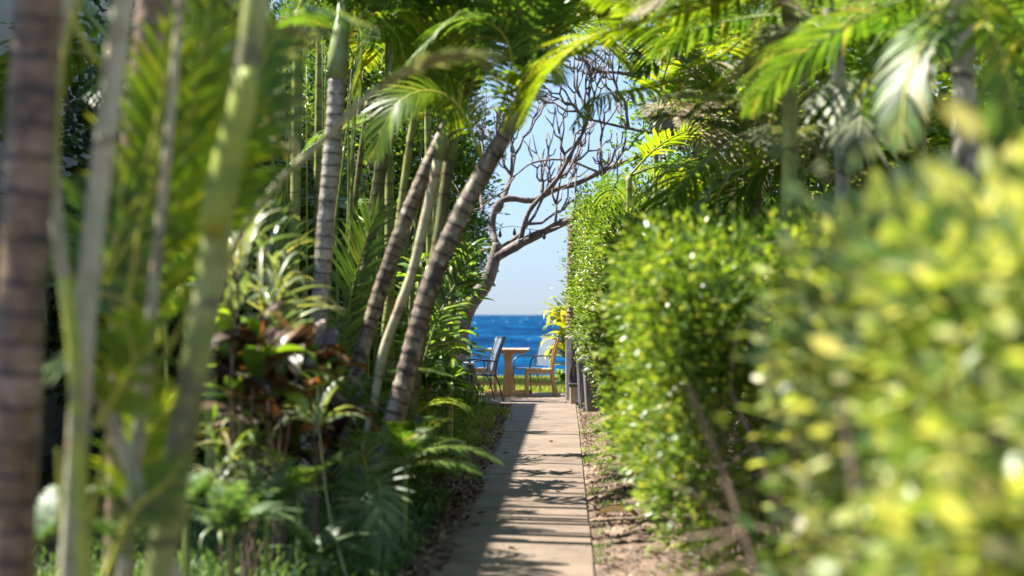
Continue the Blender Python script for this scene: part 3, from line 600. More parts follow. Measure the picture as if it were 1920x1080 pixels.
for a in (('palm with hanging fronds behind the tall far hedge', 1230, 21, 230, 14, 'gly', 1.7), ('palm drooping over the far hedge top', 1180, 19, 330, 12, 'gl', 1.3), ('palm with mixed green and dry fronds behind middle hedge', 1340, 15, 230, 14, 'gyl', 1.7),
          ('palm with dark fronds above the middle hedge top', 1420, 12, 300, 13, 'gl', 1.4), ('low palm between middle and near hedge', 1500, 10, 330, 11, 'gd', 1.1),
          ('palm with fronds reaching the top right corner', 1720, 10, 60, 13, 'ggl', 1.5), ('palm in shade behind the near hedge', 1700, 11, 260, 12, 'gl', 1.5), ('palm at the right edge above the near hedge', 1880, 9, 120, 11, 'gl', 1.3),
          ('palm with silvery fronds at upper right of centre', 1400, 13, 60, 13, 'gl', 1.7), ('tall palm over the far end of the hedges', 1300, 24, 60, 14, 'gly', 2.2)):
    filler('leafy_palm', *a, GR)  # lime fronds mixed in here to stand in for sunlight the canopy blocks
# ------------------------------------------------------------------ trees behind everything
GT = 'dark trees closing the view behind the palms'
def bgtree(label, x, Y, zc, r, n, size, mat, trunk_r=.1):
    root = empty('tree', (x, Y, 0), label, 'tree', GT)
    b = MB(); b.tube([(0,0,0), (.1,0,zc*.5), (-.05,.1,zc)], trunk_r, 8, trunk_r*.5)
    for i in range(5):
        a = i*1.26; b.tube([(0,0,zc*.45), (math.cos(a)*r[0]*.4, math.sin(a)*r[1]*.4, zc*.8), (math.cos(a)*r[0]*.7, math.sin(a)*r[1]*.7, zc+r[2]*.3)], trunk_r*.4, 5, .01)
    b.build('trunk', 'twig', root, smooth=True)
    tree_crown(root, [((x, Y, zc), r), ((x+r[0]*.3, Y-r[1]*.3, zc-r[2]*.4), (r[0]*.7, r[1]*.7, r[2]*.7))], n, 9, .22, size, mat)
for a in (('dark leafy tree far left behind the near trunks', -3.5, 17, 2.2, (.9,1.2,2.2), 520, .13, 'dark_leaf'), ('dark leafy tree behind the upright pale trunk', -3.3, 21, 2.6, (1.0,1.2,2.6), 620, .13, 'dark_leaf'),
          ('bushy tree with brighter leaves behind the leaning pair', -2.9, 24, 2.3, (1.2,1.0,2.3), 900, .10, 'mid_leaf'), ('bushy tree with tall crown left of the sky gap', -3.9, 29, 5.2, (1.6,1.2,1.6), 700, .10, 'mid_leaf'),
          ('dark leafy tree behind the blurred stems', -3.6, 14, 2.6, (.8,.8,2.2), 420, .12, 'dark_leaf'),
          ('leafy tree above the tall far hedge', 2.1, 27, 4.0, (1.3,1.2,2.3), 900, .10, 'bright_leaf'), ('dark leafy tree behind the middle hedge', 3.2, 22, 3.4, (1.4,1.2,2.8), 700, .12, 'dark_leaf'),
          ('leafy tree behind the near hedge', 3.6, 17, 2.8, (1.3,1.0,2.4), 700, .11, 'bright_leaf'), ('dark leafy tree at the far right edge', 3.9, 13.5, 2.2, (1.2,.9,2.2), 600, .11, 'dark_leaf'),):
    bgtree(*a)  # lighter leaf colour on some right-hand crowns stands in for sunlight
bgtree('tall leafy tree beyond the terrace, seen between the leaning trunks', -3.0, 34.6, 4.4, (1.3,.9,2.6), 1100, .12, 'mid_leaf')
bgtree('tallest leafy tree beyond the terrace, above the leaning trunks', -3.6, 36.2, 7.4, (1.5,.9,2.0), 700, .12, 'mid_leaf')
bgtree('tall leafy tree beyond the terrace with dark crown at upper left', -6.0, 36.4, 7.2, (1.7,.9,2.2), 700, .12, 'dark_leaf')
bgtree('tall leafy tree beyond the terrace, left of the upright trunk', -5.2, 34.8, 4.4, (1.5,.9,2.8), 900, .12, 'mid_leaf')
# ------------------------------------------------------------------ hedges
leafme = npmesh('leaf', LT, LF); leafme.materials.append(MATS['hedge_leaf_near'])
def hedge(name, label, y0, y1, xface, ztop, nclump, per, size, spread, mat, depth=1.2, foot=.25, nparts=0, bare=.0, bulge=.17, ttop=.2, tw=1.2, hole=.22):
    x0 = xface((y0+y1)/2, 1); root = empty(name, (x0+depth/2, (y0+y1)/2, 0), label, 'hedge'); base = np.array(root.location)
    # clump centres on the front face, the top and the near end
    def wob(a, b_): return bulge*(mnoise.noise((a*1.3, b_*1.5, 1))+.6*mnoise.noise((a*3.4, b_*3.7, 5)))
    C, O = [], []; nf = int(nclump*.66); nt_ = int(nclump*.22); ne = nclump-nf-nt_
    for i in range(nf):
        y = random.uniform(y0, y1); zt = ztop(y); z = random.uniform(foot, zt) if random.random() > .06 else random.uniform(.1, foot)
        if z < bare and random.random() < 1.5*(1-z/bare): continue
        if mnoise.noise((y*2.3, z*2.6, 11))+.5*mnoise.noise((y*6, z*6, 2)) > hole: continue
        cr = max(0, (z-(zt-ttop))/ttop)**2*.12
        x = xface(y, z)-wob(y, z)*1.4+cr+abs(random.gauss(0, .055)); e = min(y-y0, y1-y)
        if e < .3: x += (.3-e)**2*2.2
        C.append((x, y, z)); O.append((-1, -.15+random.gauss(0,.2), .35))
    for i in range(nt_):
        y = random.uniform(y0, y1); x = xface(y, ztop(y))+random.uniform(0, depth); C.append((x, y, ztop(y)+wob(x*2, y)*tw-abs(random.gauss(0, .05)))); O.append((-.3, -.2, 1))
    for i in range(ne):
        z = random.uniform(foot, ztop(y0)); x = xface(y0, z)+random.uniform(0, depth); C.append((x, y0+wob(x, z)+abs(random.gauss(0, .06)), z)); O.append((-.3, -1, .3))
    C = np.array(C); O = np.array(O, float); p, d = clumps(C, O, per, spread)
    sz = rng.uniform(.65, 1.2, len(p))*size
    if nparts:
        # the leaves that show largest become parts of their own
        px_, py_ = proj(p); vis = (px_ > 0) & (px_ < 1920) & (py_ > 0) & (py_ < 1080)
        depthv = p[:, 0]-np.array([xface(q[1], q[2]) for q in p])
        score = np.where(vis, sz/p[:, 1]*(1-np.clip(depthv*3, -.4, .9)), 0)
        idx = np.argsort(-score)[:nparts]; keep = np.ones(len(p), bool); keep[idx] = False
        me = leafme if mat == 'hedge_leaf_near' else LEAFM[mat]
        up = np.tile([0,0,1.0], (len(idx), 1))+rng.normal(0, .5, (len(idx), 3)); B = basis(d[idx], up)
        for q, i in enumerate(idx):
            o = link('leaf', me, None, root, p[i]-base, Matrix(B[q].tolist()).to_euler()); o.scale = (sz[i],)*3
        p, d, sz = p[keep], d[keep], sz[keep]
    cloud('foliage', p-base, d, sz, mat, root)
    # sparse inner leaves in the shade
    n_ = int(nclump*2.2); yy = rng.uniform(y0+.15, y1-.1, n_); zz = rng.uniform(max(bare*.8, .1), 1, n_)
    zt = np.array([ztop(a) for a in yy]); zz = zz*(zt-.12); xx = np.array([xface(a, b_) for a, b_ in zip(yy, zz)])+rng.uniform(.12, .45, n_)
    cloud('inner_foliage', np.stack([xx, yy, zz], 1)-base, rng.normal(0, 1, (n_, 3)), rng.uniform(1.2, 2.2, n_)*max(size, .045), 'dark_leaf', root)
    # woody stems
    nst = int((y1-y0)*5)
    for i in range(nst):
        y = y0+(i+.5)/nst*(y1-y0)+random.uniform(-.06, .06); x = xface(y, .1)+random.uniform(.1, .35); b = MB()
        pts = [Vector((x, y, 0))]; h_ = ztop(y)
        for k_ in range(5): pts.append(pts[-1]+Vector((random.gauss(-.03, .06), random.gauss(0, .07), h_/6.2)))
        b.tube([q-Vector(base) for q in pts], .014, 6, .005)
        for k_ in range(7):
            s = pts[random.randint(0, 3)].lerp(pts[4], random.random()*.5); pp_ = [s]
            dd = Vector((random.uniform(-1, -.1), random.uniform(-1, 1), random.uniform(-.5, .9))).normalized()
            for z_ in range(4): dd = (dd+Vector((random.gauss(0,.35), random.gauss(0,.35), random.gauss(0,.3)))).normalized(); pp_.append(pp_[-1]+dd*.085)
            b.tube([q-Vector(base) for q in pp_], .005, 4, .002)
        b.build('stem', 'twig', root)
    return root
LEAFM = {}
for mn in ('hedge_leaf', 'hedge_leaf_near'):
    q = npmesh('leaf', LT, LF); q.materials.append(MATS[mn]); LEAFM[mn] = q
def flare2(z, a, h): return a*max(0, 1-z/h)**1.1
def flare(z, a=.3, h=.75): return a*max(0, 1-z/h)**1.5
def lerp(x, a, b_, u, v): t = min(max((x-a)/(b_-a), 0), 1); return u+(v-u)*t
hedge('hedge', 'tall clipped small-leaved hedge at the far end beside the bins', 17.0, 23.4, lambda y, z: lerp(y, 17, 23.4, .36, .13)+flare2(z, .50, 1.35), lambda y: lerp(y, 18.5, 23, 2.35, 2.93),
      3600, 15, .037, .055, 'hedge_leaf', depth=.9, foot=.12)
hedge('hedge', 'middle stretch of hedge with bare twiggy foot above the dirt', 7.0, 16.8, lambda y, z: lerp(y, 7, 15, .36, .46)+flare(z, .26, .8), lambda y: lerp(y, 7, 16.5, 1.68, 2.12)+.06*math.sin(y*2.2),
      4300, 14, .042, .06, 'hedge_leaf', depth=1.0, foot=.3, nparts=290, bare=.85)
hedge('hedge', 'near out-of-focus hedge filling the lower right corner', 2.3, 4.75, lambda y, z: lerp(y, 3, 5.2, .64, .58)+flare(z, .12, .7), lambda y: lerp(y, 2.4, 4.75, 1.55, 1.53)+.03*math.sin(y*4),
      1800, 12, .062, .07, 'hedge_leaf_near', depth=1.3, foot=.2, nparts=290, bare=.5, bulge=.13, tw=.35, hole=.03)
GB = 'shrubs growing close behind the hedges'
for lb, x, y_, zc, r in (('dark shrub right behind the near end of the middle hedge', 1.75, 8.6, .95, (.65,1.3,.95)), ('dark shrub behind the middle hedge, mid way along', 2.1, 12.0, 1.1, (.7,1.8,1.15)),
                         ('dark shrub behind the far part of the middle hedge', 2.3, 16.5, 1.2, (.8,2.2,1.3)), ('dark shrub behind the tall far hedge', 2.2, 22.0, 1.4, (.9,2.6,1.5)), ('dark shrub behind the near hedge at the right edge', 2.9, 7.0, .9, (.9,1.4,1.0))):
    root = empty('shrub', (x, y_, 0), lb, 'shrub', GB)
    for i in range(6):
        a = i*1.05; MB().tube([(0,0,0), (math.cos(a)*r[0]*.4, math.sin(a)*r[1]*.3, zc*.7), (math.cos(a)*r[0]*.8, math.sin(a)*r[1]*.7, zc*1.4)], .02, 5, .005).build('branch', 'twig', root)
    tree_crown(root, [((x, y_, zc), r)], 520, 10, .12, .085, 'mid_leaf', avoid=False, name='foliage')
# ------------------------------------------------------------------ plumeria tree with bare forked branches
pl = empty('plumeria_tree', P(850,760,27), 'bare grey forked plumeria tree spreading over the path end against the sky', 'tree'); pl.location.z = 0
PB = Vector(pl.location); YP = 27.
def limb(pxs, r0, r1, n=14):
    pts = bez([P(x, y, Y_) for x, y, Y_ in pxs], n); b = MB()
    rs = [(r0+(r1-r0)*i/(n-1))*(1+.1*math.sin(i*2.3+x_)) for i, x_ in zip(range(n), [pxs[0][0]]*n)]
    b.tube([p-PB for p in pts], rs, 9); b.build('branch', 'plumeria_bark', pl, smooth=True); return pts
b = MB(); tp = bez([PB, P(868,600,27), P(912,530,27), P(928,480,27), P(932,455,27)], 16); b.tube([p-PB for p in tp], [.16-.006*i for i in range(16)], 10); b.build('trunk', 'plumeria_bark', pl, smooth=True)
mains = [limb([(925,485,27),(985,452,26.8),(1050,420,26.5),(1110,395,26)], .085, .05),
         limb([(932,462,27),(922,425,27.2),(932,385,27.2),(955,372,27.3),(1000,376,27.4),(1040,355,27.4),(1080,345,27.2),(1130,320,27)], .06, .04, 20),
         limb([(975,455,26.9),(985,415,26.7),(1000,385,26.6),(1045,335,26.4),(1075,280,26.2),(1092,250,26)], .042, .028, 16),
         limb([(935,395,27.2),(955,340,27.6),(965,290,28)], .045, .03),
         limb([(935,462,27),(905,470,27.2),(870,490,27.4)], .035, .02),
         limb([(930,470,27),(968,445,27.3),(990,420,27.4)], .035, .022),
         limb([(1400,150,25),(1300,120,25),(1210,100,25)], .035, .025),
         limb([(1400,230,25),(1280,180,25.4),(1180,140,25.8),(1120,135,26)], .035, .022),
         limb([(1130,320,27),(1240,270,27),(1330,180,27)], .04, .03),
         limb([(1300,260,26),(1200,245,26),(1110,225,26)], .03,.018),
         limb([(1120,322,26.8),(1060,300,26.6),(1000,305,26.6),(965,330,26.5)], .02,.012),
         limb([(905,400,27.2),(900,350,27.6),(905,300,28)], .03, .02)]
TW = MB(); NBR = [0]
def forks(p, d, r, depth, L):
    """each fork ends in blunt fingers, as a leafless plumeria does"""
    k = random.choice((2,2,3)) if depth > 1 else 2
    for i in range(k):
        dd = (d+Vector((random.gauss(0,.45), random.gauss(0,.40), random.gauss(.14,.36)))).normalized(); l_ = L*random.uniform(.6, 1.25)
        q = p+dd*l_*.5+Vector((random.gauss(0,.02),0,-.02)); e = p+(dd+Vector((0,0,.25))).normalized()*l_
        if e.z < 2.1 and e.x < .2: continue
        b = MB(); b.tube([p-PB, q-PB, e-PB], [r, r*.85, r*.78], 6)
        if r > .018 and NBR[0] < 230: b.build('branch', 'plumeria_bark', pl, smooth=True); NBR[0] += 1
        else:
            n0 = len(TW.v); TW.v += b.v; TW.a += b.a; TW.f += [tuple(n0+z for z in f_) for f_ in b.f]
        if depth > 0: forks(e, (dd+Vector((0,0,.15))).normalized(), r*.76, depth-1, L*.86)
for i, ms in enumerate(mains):
    m_ = len(ms)
    for t in (((.65, 1.0) if i in (0, 1, 2, 3, 7, 8, 9) else (1.0,)) if i not in (4,5) else (1.0,)):
        j = min(int(t*(m_-1)), m_-1); d = (ms[j]-ms[max(j-2, 0)]).normalized()
        if t < 1: d = (d*.4+Vector((random.uniform(-.3,.5), random.uniform(-.4,.4), .9))).normalized()
        forks(ms[j], d, .026 if i < 10 else .016, 3 if i not in (4,5) else 2, .42)
TW.build('twigs', 'plumeria_bark', pl, smooth=True, kind='stuff')
# string of small bulbs hung in the plumeria
sl_ = empty('string_lights', P(885,440,26.9), 'string of small bulbs sagging between plumeria branches near the left palms', 'string lights'); bs = Vector(sl_.location)
cp = bez([P(880,420,26.8), P(915,432,26.8), P(960,424,26.8), P(1010,432,26.6), P(1050,424,26.4)], 22); MB().tube([p-bs for p in cp], .006, 4).build('wire', 'dark_metal', sl_)
for i in (2, 5, 8, 11, 14, 17):
    p = cp[i]-bs; MB().tube([p, p+Vector((0,0,-.05)), p+Vector((0,0,-.07)), p+Vector((0,0,-.12)), p+Vector((0,0,-.15))], [.006,.014,.022,.03,.01], 8).build('bulb', 'dark_metal', sl_, smooth=True)
# ------------------------------------------------------------------ strap and broad leaf plants
def strapmesh(name, L, w, droop, tip=.05, fold=.25, seg=7, wave=0):
    """an arching blade along +X with a central fold"""
    v = []; f = []; a = []; p = Vector((0,0,0)); an = 0
    for i in range(seg+1):
        t = i/seg; ww = w*(math.sin(math.pi*min(.93*t+.07, 1))**.7*(1-tip)+tip*.3)*.5
        s_ = wave*math.sin(t*9)
        for q in (-1, 0, 1): v.append((p.x, q*ww, p.z+abs(q)*ww*fold*2+(s_ if q else 0))); a.append(abs(q))
        an = -droop*t*t*1.6; p = p+Vector((math.cos(an), 0, math.sin(an)))*L/seg
        if i: 
            for q in (0, 1): f.append(((i-1)*3+q, (i-1)*3+q+1, i*3+q+1, i*3+q))
    return npmesh(name, v, f, True, {'across': a})
BL = {}
def blade(mat, L, w, droop, key=0, **k):
    kk = (mat, round(L, 2), round(w, 3), round(droop, 1), key)
    if kk not in BL: me = strapmesh('leaf', L, w, droop, **k); me.materials.append(MATS[mat]); BL[kk] = me
    return BL[kk]
def rosette(name, label, cat, base, heads, mats, n, L, w, droop=(.7,1.6), el=(.1,1.3), group=None, stemr=.008, stemmat='stem_green', fold=.25, wave=0, spread=0):
    """stems with a head of arching leaves; heads: world points"""
    root = empty(name, base, label, cat, group); bs = Vector(base)
    for h in heads:
        h = Vector(h); b = MB(); mid = (bs.lerp(h, .5))+Vector((random.gauss(0,.03), random.gauss(0,.03), 0)); s0 = bs+Vector((random.gauss(0,.04), random.gauss(0,.04), 0))
        if (h-s0).length > .08: b.tube([q-bs for q in bez([s0, mid, h], 7)], stemr, 6, stemr*.6); b.build('stem', stemmat, root, smooth=True)
        for i in range(n):
            az = i*2.4+random.uniform(-.4,.4); e = random.uniform(*el); m_ = random.choice(mats); sc = random.uniform(.7, 1.15)
            me = blade(m_, L, w, random.choice(droop), 0, fold=fold, wave=wave)
            d = Vector((math.cos(az)*math.cos(e), math.sin(az)*math.cos(e), math.sin(e)))
            o = link('leaf', me, None, root, h-bs-(h-s0).normalized()*spread*random.random() if (h-s0).length > .05 else h-bs, aim(d, random.uniform(-.4,.4))); o.scale = (sc,)*3
    return root
def gp(px, py, Y, z=0):
    p = P(px, py, Y); p.z = z; return p
# striped strap leaf plants
rosette('striped_plant', 'striped strap-leaf plant with one rosette on a thin tan cane', 'plant', gp(618,900,8.3), [P(598,800,8.3)], ['stripe_leaf'], 14, .36, .042, (.5,1.0,1.6), stemmat='petiole_pale', stemr=.007)
GS = 'long arching cream-edged strap plants left of the upright trunk'
for lb, heads, Y in (('cream strap-leaf plant, highest and leftmost of its group', [(450,440),(430,500)], 7.6), ('cream strap-leaf plant beside the foot of the upright pale trunk', [(520,520),(490,570)], 8.2), ('cream strap-leaf plant with tips touching the upright trunk', [(500,450)], 8.8)):
    rosette('strap_plant', lb, 'plant', gp(heads[0][0]+20, 900, Y), [P(x, y, Y) for x, y in heads], ['cream_strap','stripe_leaf','cream_strap'], 17, .42, .026, (.8,1.4), (.2,1.35), GS, stemmat='twig', spread=.35)
rosette('strap_plant', 'low yellow-green strap plant left of the bare dark soil patch', 'plant', gp(440,900,7.4), [P(430,860,7.4), P(475,800,7.6), P(400,790,7.3), P(455,755,7.7)], ['cream_strap','grass_leaf'], 18, .24, .018, (.9,1.5), stemmat='twig', spread=.3, stemr=.005)
# crotons
GC = 'dark croton bushes'
for lb, hs_, Y in (('dark purple croton with orange leaves behind the near green stem', [(430,640),(480,610),(520,650),(455,690),(560,640)], 7.8), ('dark croton bush low by the foot of the upright trunk', [(560,690),(600,720),(520,730),(600,650),(640,760)], 8.8), ('small croton with pinkish tips at the soil behind the striped plant', [(480,760),(520,790)], 8.8)):
    rosette('croton', lb, 'plant', gp(hs_[0][0]+40, 900, Y), [P(x, y, Y+random.uniform(-.2,.2)) for x, y in hs_], ['croton_dark','croton_dark','croton_dark','croton_orange','bright_leaf'], 20, .30, .095, (.5,1.1), (-.3,1.1), GC, stemmat='twig', fold=.12, wave=.006, spread=.3, stemr=.006)
# broad leaved ginger bushes, bright ones left of the sea view
GG = 'broad-leaved green bushes left of the sea view'
for lb, hs_, Y, mt in (('bright green broad-leaved bush right of the stout leaning trunk', [(800,600),(830,580),(820,640),(780,650),(845,620)], 14, ['bright_leaf','bright_leaf','mid_leaf']),
                   ('darker broad-leaved bush below the bright one', [(800,690),(835,720),(780,720),(820,670),(845,700)], 13.4, ['mid_leaf','dark_leaf','bright_leaf']),
                   ('leafy bush high against the sky beside the plumeria trunk', [(880,500),(890,460),(860,520),(880,540)], 17, ['bright_leaf','mid_leaf']),
                   ('leafy bush glimpsed between the two leaning trunks', [(760,560),(780,500),(750,620),(730,660)], 15, ['bright_leaf','mid_leaf']),
                   ('lime leaves glowing behind the near green stem', [(340,500),(350,470),(310,480)], 7.5, ['bright_leaf'])):
    rosette('broadleaf_bush', lb, 'bush', gp(hs_[0][0]-(10 if Y < 16 else 90), 800, Y), [P(x, y, Y+random.uniform(-.3,.3)) for x, y in hs_], mt, 16, .30 if Y > 9 else .2, .07, (.5,1.0,1.5), (-.2,1.2), GG, spread=.2)
# yellow-green ginger by the sea
rosette('ginger_plant', 'yellow-green broad-leaved plant leaning out by the post and the sea', 'plant', gp(1078,745,29.4), [P(1056,600,29.4), P(1062,620,29.2), P(1058,640,29.4), P(1064,580,29.4), P(1064,670,29.2)], ['ginger_leaf'], 22, .55, .13, (.4,.9,1.4), (.0,1.3), fold=.15, stemr=.02, spread=.2)
rosette('shore_plant', 'small dark plant on the lawn edge behind the right chair', 'plant', gp(1058,735,30.6), [P(1056,715,30.6), P(1050,705,30.6)], ['dark_leaf','mid_leaf'], 14, .22, .07, (.8,1.3))
# young palms low by the path
def seedling(label, px, py, Y, n, L, kinds='g', els=(.1, 1.1), group='young palms and ferns beside the path', name='young_palm', az0=0, check=False):
    b0 = gp(px, py, Y, .05); b0 = P(px, py, Y); b0.z = max(b0.z, .04); root = empty(name, (b0.x, b0.y, 0), label, 'plant', group)
    if b0.z > .1: MB().tube([(0,0,0), (0,0,b0.z)], .02, 6, .012).build('stem', 'stem_green', root)
    for i in range(n): put_frond(root, b0, az0+i*2.4+random.uniform(-.3,.3), random.uniform(*els), L*random.uniform(.75, 1.15), random.choice(kinds), check=check)
    return root
yp = seedling('young palm with two round ribbed fans low beside the path', 760, 880, 9.6, 7, .42)
own_frond(yp, [(690,985,8.5),(700,905,8.5),(712,915,8.4),(716,1000,8.3)], 'fern_leaf', 'stem_green', 26, .24, .018, t0=.0, a0=100, a1=10, vee=0, droop=.15, up=(0,-1,.1), prof=lambda u: .8)
own_frond(yp, [(690,930,8.7),(682,862,8.7),(662,850,8.6),(648,900,8.6)], 'fern_leaf', 'stem_green', 22, .18, .016, t0=.0, a0=90, a1=10, vee=0, droop=.3, up=(0,-1,.3), prof=lambda u: .8)
seedling('fluffy bright young palm at the foot of the stout leaning trunk', 735, 850, 11, 16, .5, 'lg', (.1, 1.3))
seedling('young palm spreading toward the path edge', 738, 880, 10.6, 12, .42, 'lg', (.0, 1.0))
sp = seedling('young palm with one long sunlit frond reaching over the path edge', 700, 820, 12, 7, .6, 'g')
own_frond(sp, [(740,830,12),(780,775,12),(830,755,12),(866,765,12),(884,792,12)], 'palm_leaf_lime', 'petiole_yellow', 34, .26, .020, droop=.6, vee=16)
seedling('small shaded palm behind the striped rosette plant', 640, 780, 11.2, 10, .6, 'g', (.2, 1.2))
seedling('young palm arching out in front of the low pale wall', 830, 670, 20, 10, .5, 'gl', (.2, 1.2))
seedling('feathery palm seedling below the striped rosette', 560, 940, 8.4, 8, .36, 'g', (.3, 1.2))
# ferns and ground cover, bottom left
for lb, px, py, Y in (('soft fern cluster at the lower left of the bed', 430, 1010, 6.9), ('pale fern beside the near green stem', 350, 960, 6.4), ('fern at the bottom edge below the young palm', 590, 1060, 8.0), ('fern under the near stems in the corner', 60, 1040, 5.2), ('fern in front of the dark soil patch', 500, 960, 7.6)):
    root = empty('fern', gp(px, py, Y), lb, 'fern', 'ferns under the palms'); h = max(P(px, py, Y).z, .05)
    for i in range(14):
        me = CAN['f'][i % 2] if 'f' in CAN else None
        if me is None:
            CAN['f'] = []
            for j in range(2):
                q, nf = frond_mesh('fern_frond', [(0,0,0),(.3,0,.1),(.65,0,.08),(1,0,-.12)], 22, .26, .06, droop=.2, vee=6, rr=.008, a0=80, a1=45, prof=lambda u: (1-u)**.7*.9+.08); CAN['f'].append(two_mats(q, nf, 'fern_leaf', 'stem_green'))
            me = CAN['f'][0]
        e = random.uniform(.1, 1.0); az = i*2.4+random.uniform(-.3,.3); o = link('frond', me, None, root, (0,0,h), aim((math.cos(az)*math.cos(e), math.sin(az)*math.cos(e), math.sin(e)))); s = random.uniform(.2,.36); o.scale = (s,)*3
    MB().tube([(0,0,0),(0,0,h)], .012, 5).build('stem', 'stem_green', root)
n_ = 1500; yy = rng.uniform(5.5, 10.5, n_); xx = rng.uniform(-2.6, -1.0, n_); k = rng.random(n_) < np.clip((-.95-xx)/.5, .1, 1); xx, yy = xx[k], yy[k]
zz = np.array([gz(a, b_) for a, b_ in zip(xx, yy)])+rng.uniform(.0, .16, len(xx)); p, d = clumps(np.stack([xx, yy, zz], 1), np.tile([0,-.2,1.], (len(xx),1)), 10, .045)
cloud('ground_cover', p, d, rng.uniform(.6,1.3,len(p))*.05, 'fern_leaf', T=LN)
n_ = 3000; yy = rng.uniform(11.2, 24, n_); xx = -1.15-rng.random(n_)**1.3*1.7; hh_ = np.clip((-.95-xx)*.8, .12, .75)
zz = rng.random(n_)**.8*hh_; p = np.stack([xx, yy, zz], 1); k = np.array([mnoise.noise((a[0]*2, a[1]*1.4, 4)) for a in p]) > -.12; p = p[k]
p, d = clumps(p, np.tile([.35,-.4,.8], (len(p),1)), 8, .06); cloud('undergrowth', p, d, rng.uniform(.6,1.4,len(p))*.085, 'mid_leaf', T=LN)
n_ = 900; yy = rng.uniform(7.5, 12.5, n_); xx = -.86-rng.exponential(.25, n_)
zz = np.array([gz(a, b_) for a, b_ in zip(xx, yy)])+rng.uniform(.0, .08, n_); p, d = clumps(np.stack([xx, yy, zz], 1), np.tile([.2,-.2,1.], (n_,1)), 9, .03)
cloud('trailing_ground_cover', p, d, rng.uniform(.6,1.3,len(p))*.042, 'fern_leaf')
n_ = 7000; yy = rng.uniform(8, 25, n_); xx = -.84+np.interp(yy, [8,13,19,25], [.20,.20,.12,.0])*rng.random(n_)-rng.exponential(.15, n_); p = np.stack([xx, yy, np.array([gz(a, b_) for a, b_ in zip(xx, yy)])+rng.uniform(.0,.09,n_)+np.where(xx > -.84, .045, 0)], 1)
cloud('leaf_litter', p, rng.normal(0,1,(n_,3))*[1,1,.35], rng.uniform(.4,1.2,n_)*.055, 'litter_leaf')
n_ = 5200; yy = rng.uniform(8, 25, n_); xx = .19+rng.exponential(.22, n_); k = xx < 1.2; xx, yy = xx[k], yy[k]; p = np.stack([xx, yy, np.array([gz(a, b_) for a, b_ in zip(xx, yy)])+.008], 1)
cloud('dry_debris', p, rng.normal(0,1,(len(xx),3))*[1,1,.15], rng.uniform(.3,1.2,len(xx))*.032, 'litter_leaf')
# weeds in the dirt strip
n_ = 60; cx = .2+rng.random(n_)**1.5*.35; cy = rng.uniform(8.5, 26, n_)
c = np.repeat(np.stack([cx, cy, np.array([gz(a, b_) for a, b_ in zip(cx, cy)])-.01], 1), 26, 0); c[:, :2] += rng.normal(0, .03, (len(c), 2))
blades('weeds', c, .06, .007, 'grass_leaf', lean=1.1)
# tufts of lily turf along the left path edge
GT2 = 'grassy tufts along the left edge of the path'
for i, (px, py, Y, lb) in enumerate(((905,810,19.6,'grassy tuft nearest the far end of the path edge'), (872,830,17.4,'wide grassy tuft on the left path edge'), (850,815,18.6,'grassy tuft behind the widest one'), (925,780,22.4,'small grassy tuft close to the patio'), (835,860,15.8,'grassy tuft beside the sunlit frond tip'), (890,790,21,'grassy tuft in front of the dry palm skirt'), (800,870,14.2,'grassy tuft between young palm and path'))):
    g0 = gp(px, py, Y); g0.x = min(g0.x, -1.0); root = empty('grass_tuft', g0, lb, 'grass tuft', GT2)
    pp = np.zeros((420, 3)); pp[:, :2] = rng.normal(0, .11, (420, 2)); blades('blades', pp, .26, .014, 'lawn_leaf', root, lean=1.1)
# loose leaves lying on the path
GLf = 'dry leaves lying on the path'
spots = [(912,962,'curled brown leaf on the shaded left side of the path'), (1015,855,'dry leaf by the first shadow band'), (990,920,'small dark leaf at the shadow edge'), (900,985,'brown leaf close to the litter on the left'), (1048,922,'dark leaf on the sunlit right half'), (1030,828,'tiny dry leaf far up the sunlit path'), (955,850,'pale leaf far up the shaded half'), (968,1030,'brown leaf near the bottom of the shaded half'), (1068,880,'pale curled leaf on the right path edge')]
for px, py, lb in spots:
    Y = F*1.37/(py-590); me = strapmesh('fallen_leaf', .10, .04, 1.2, fold=.3, seg=5); me.materials.append(MATS['litter_leaf'])
    p = P(px, py, Y); o = link('fallen_leaf', me, None, None, (p.x, p.y, .036), (random.uniform(-.2,.2), 0, random.uniform(0, 6))); tag(o, lb, 'fallen leaf', GLf)
me = strapmesh('palm_husk', .34, .10, 1.0, fold=.5); me.materials.append(MATS['palm_leaf_dry']); o = link('palm_husk', me, None, None, (.22, 11.6, .05), (0,-.2,-.25)); tag(o, 'pale curled palm husk lying on the dirt beside the path', 'palm husk')
for lb, px, py in (('fallen bare stick lying across the dirt strip near the hedge foot', 1180, 1000), ('thin stick poking up from the dirt at the bottom of the strip', 1228, 1040)):
    Y = F*1.35/(py-590); p = P(px, py, Y); b = MB(); b.tube([(0,0,.02),(.08,.12,.05),(.12,.3,.09),(.2,.42,.2)], .008, 6, .004); b.tube([(.08,.12,.05),(.0,.22,.1)], .004, 5, .002)
    o = b.build('stick', 'twig', None, (p.x, p.y, gz(p.x, p.y)), smooth=True); tag(o, lb, 'stick')
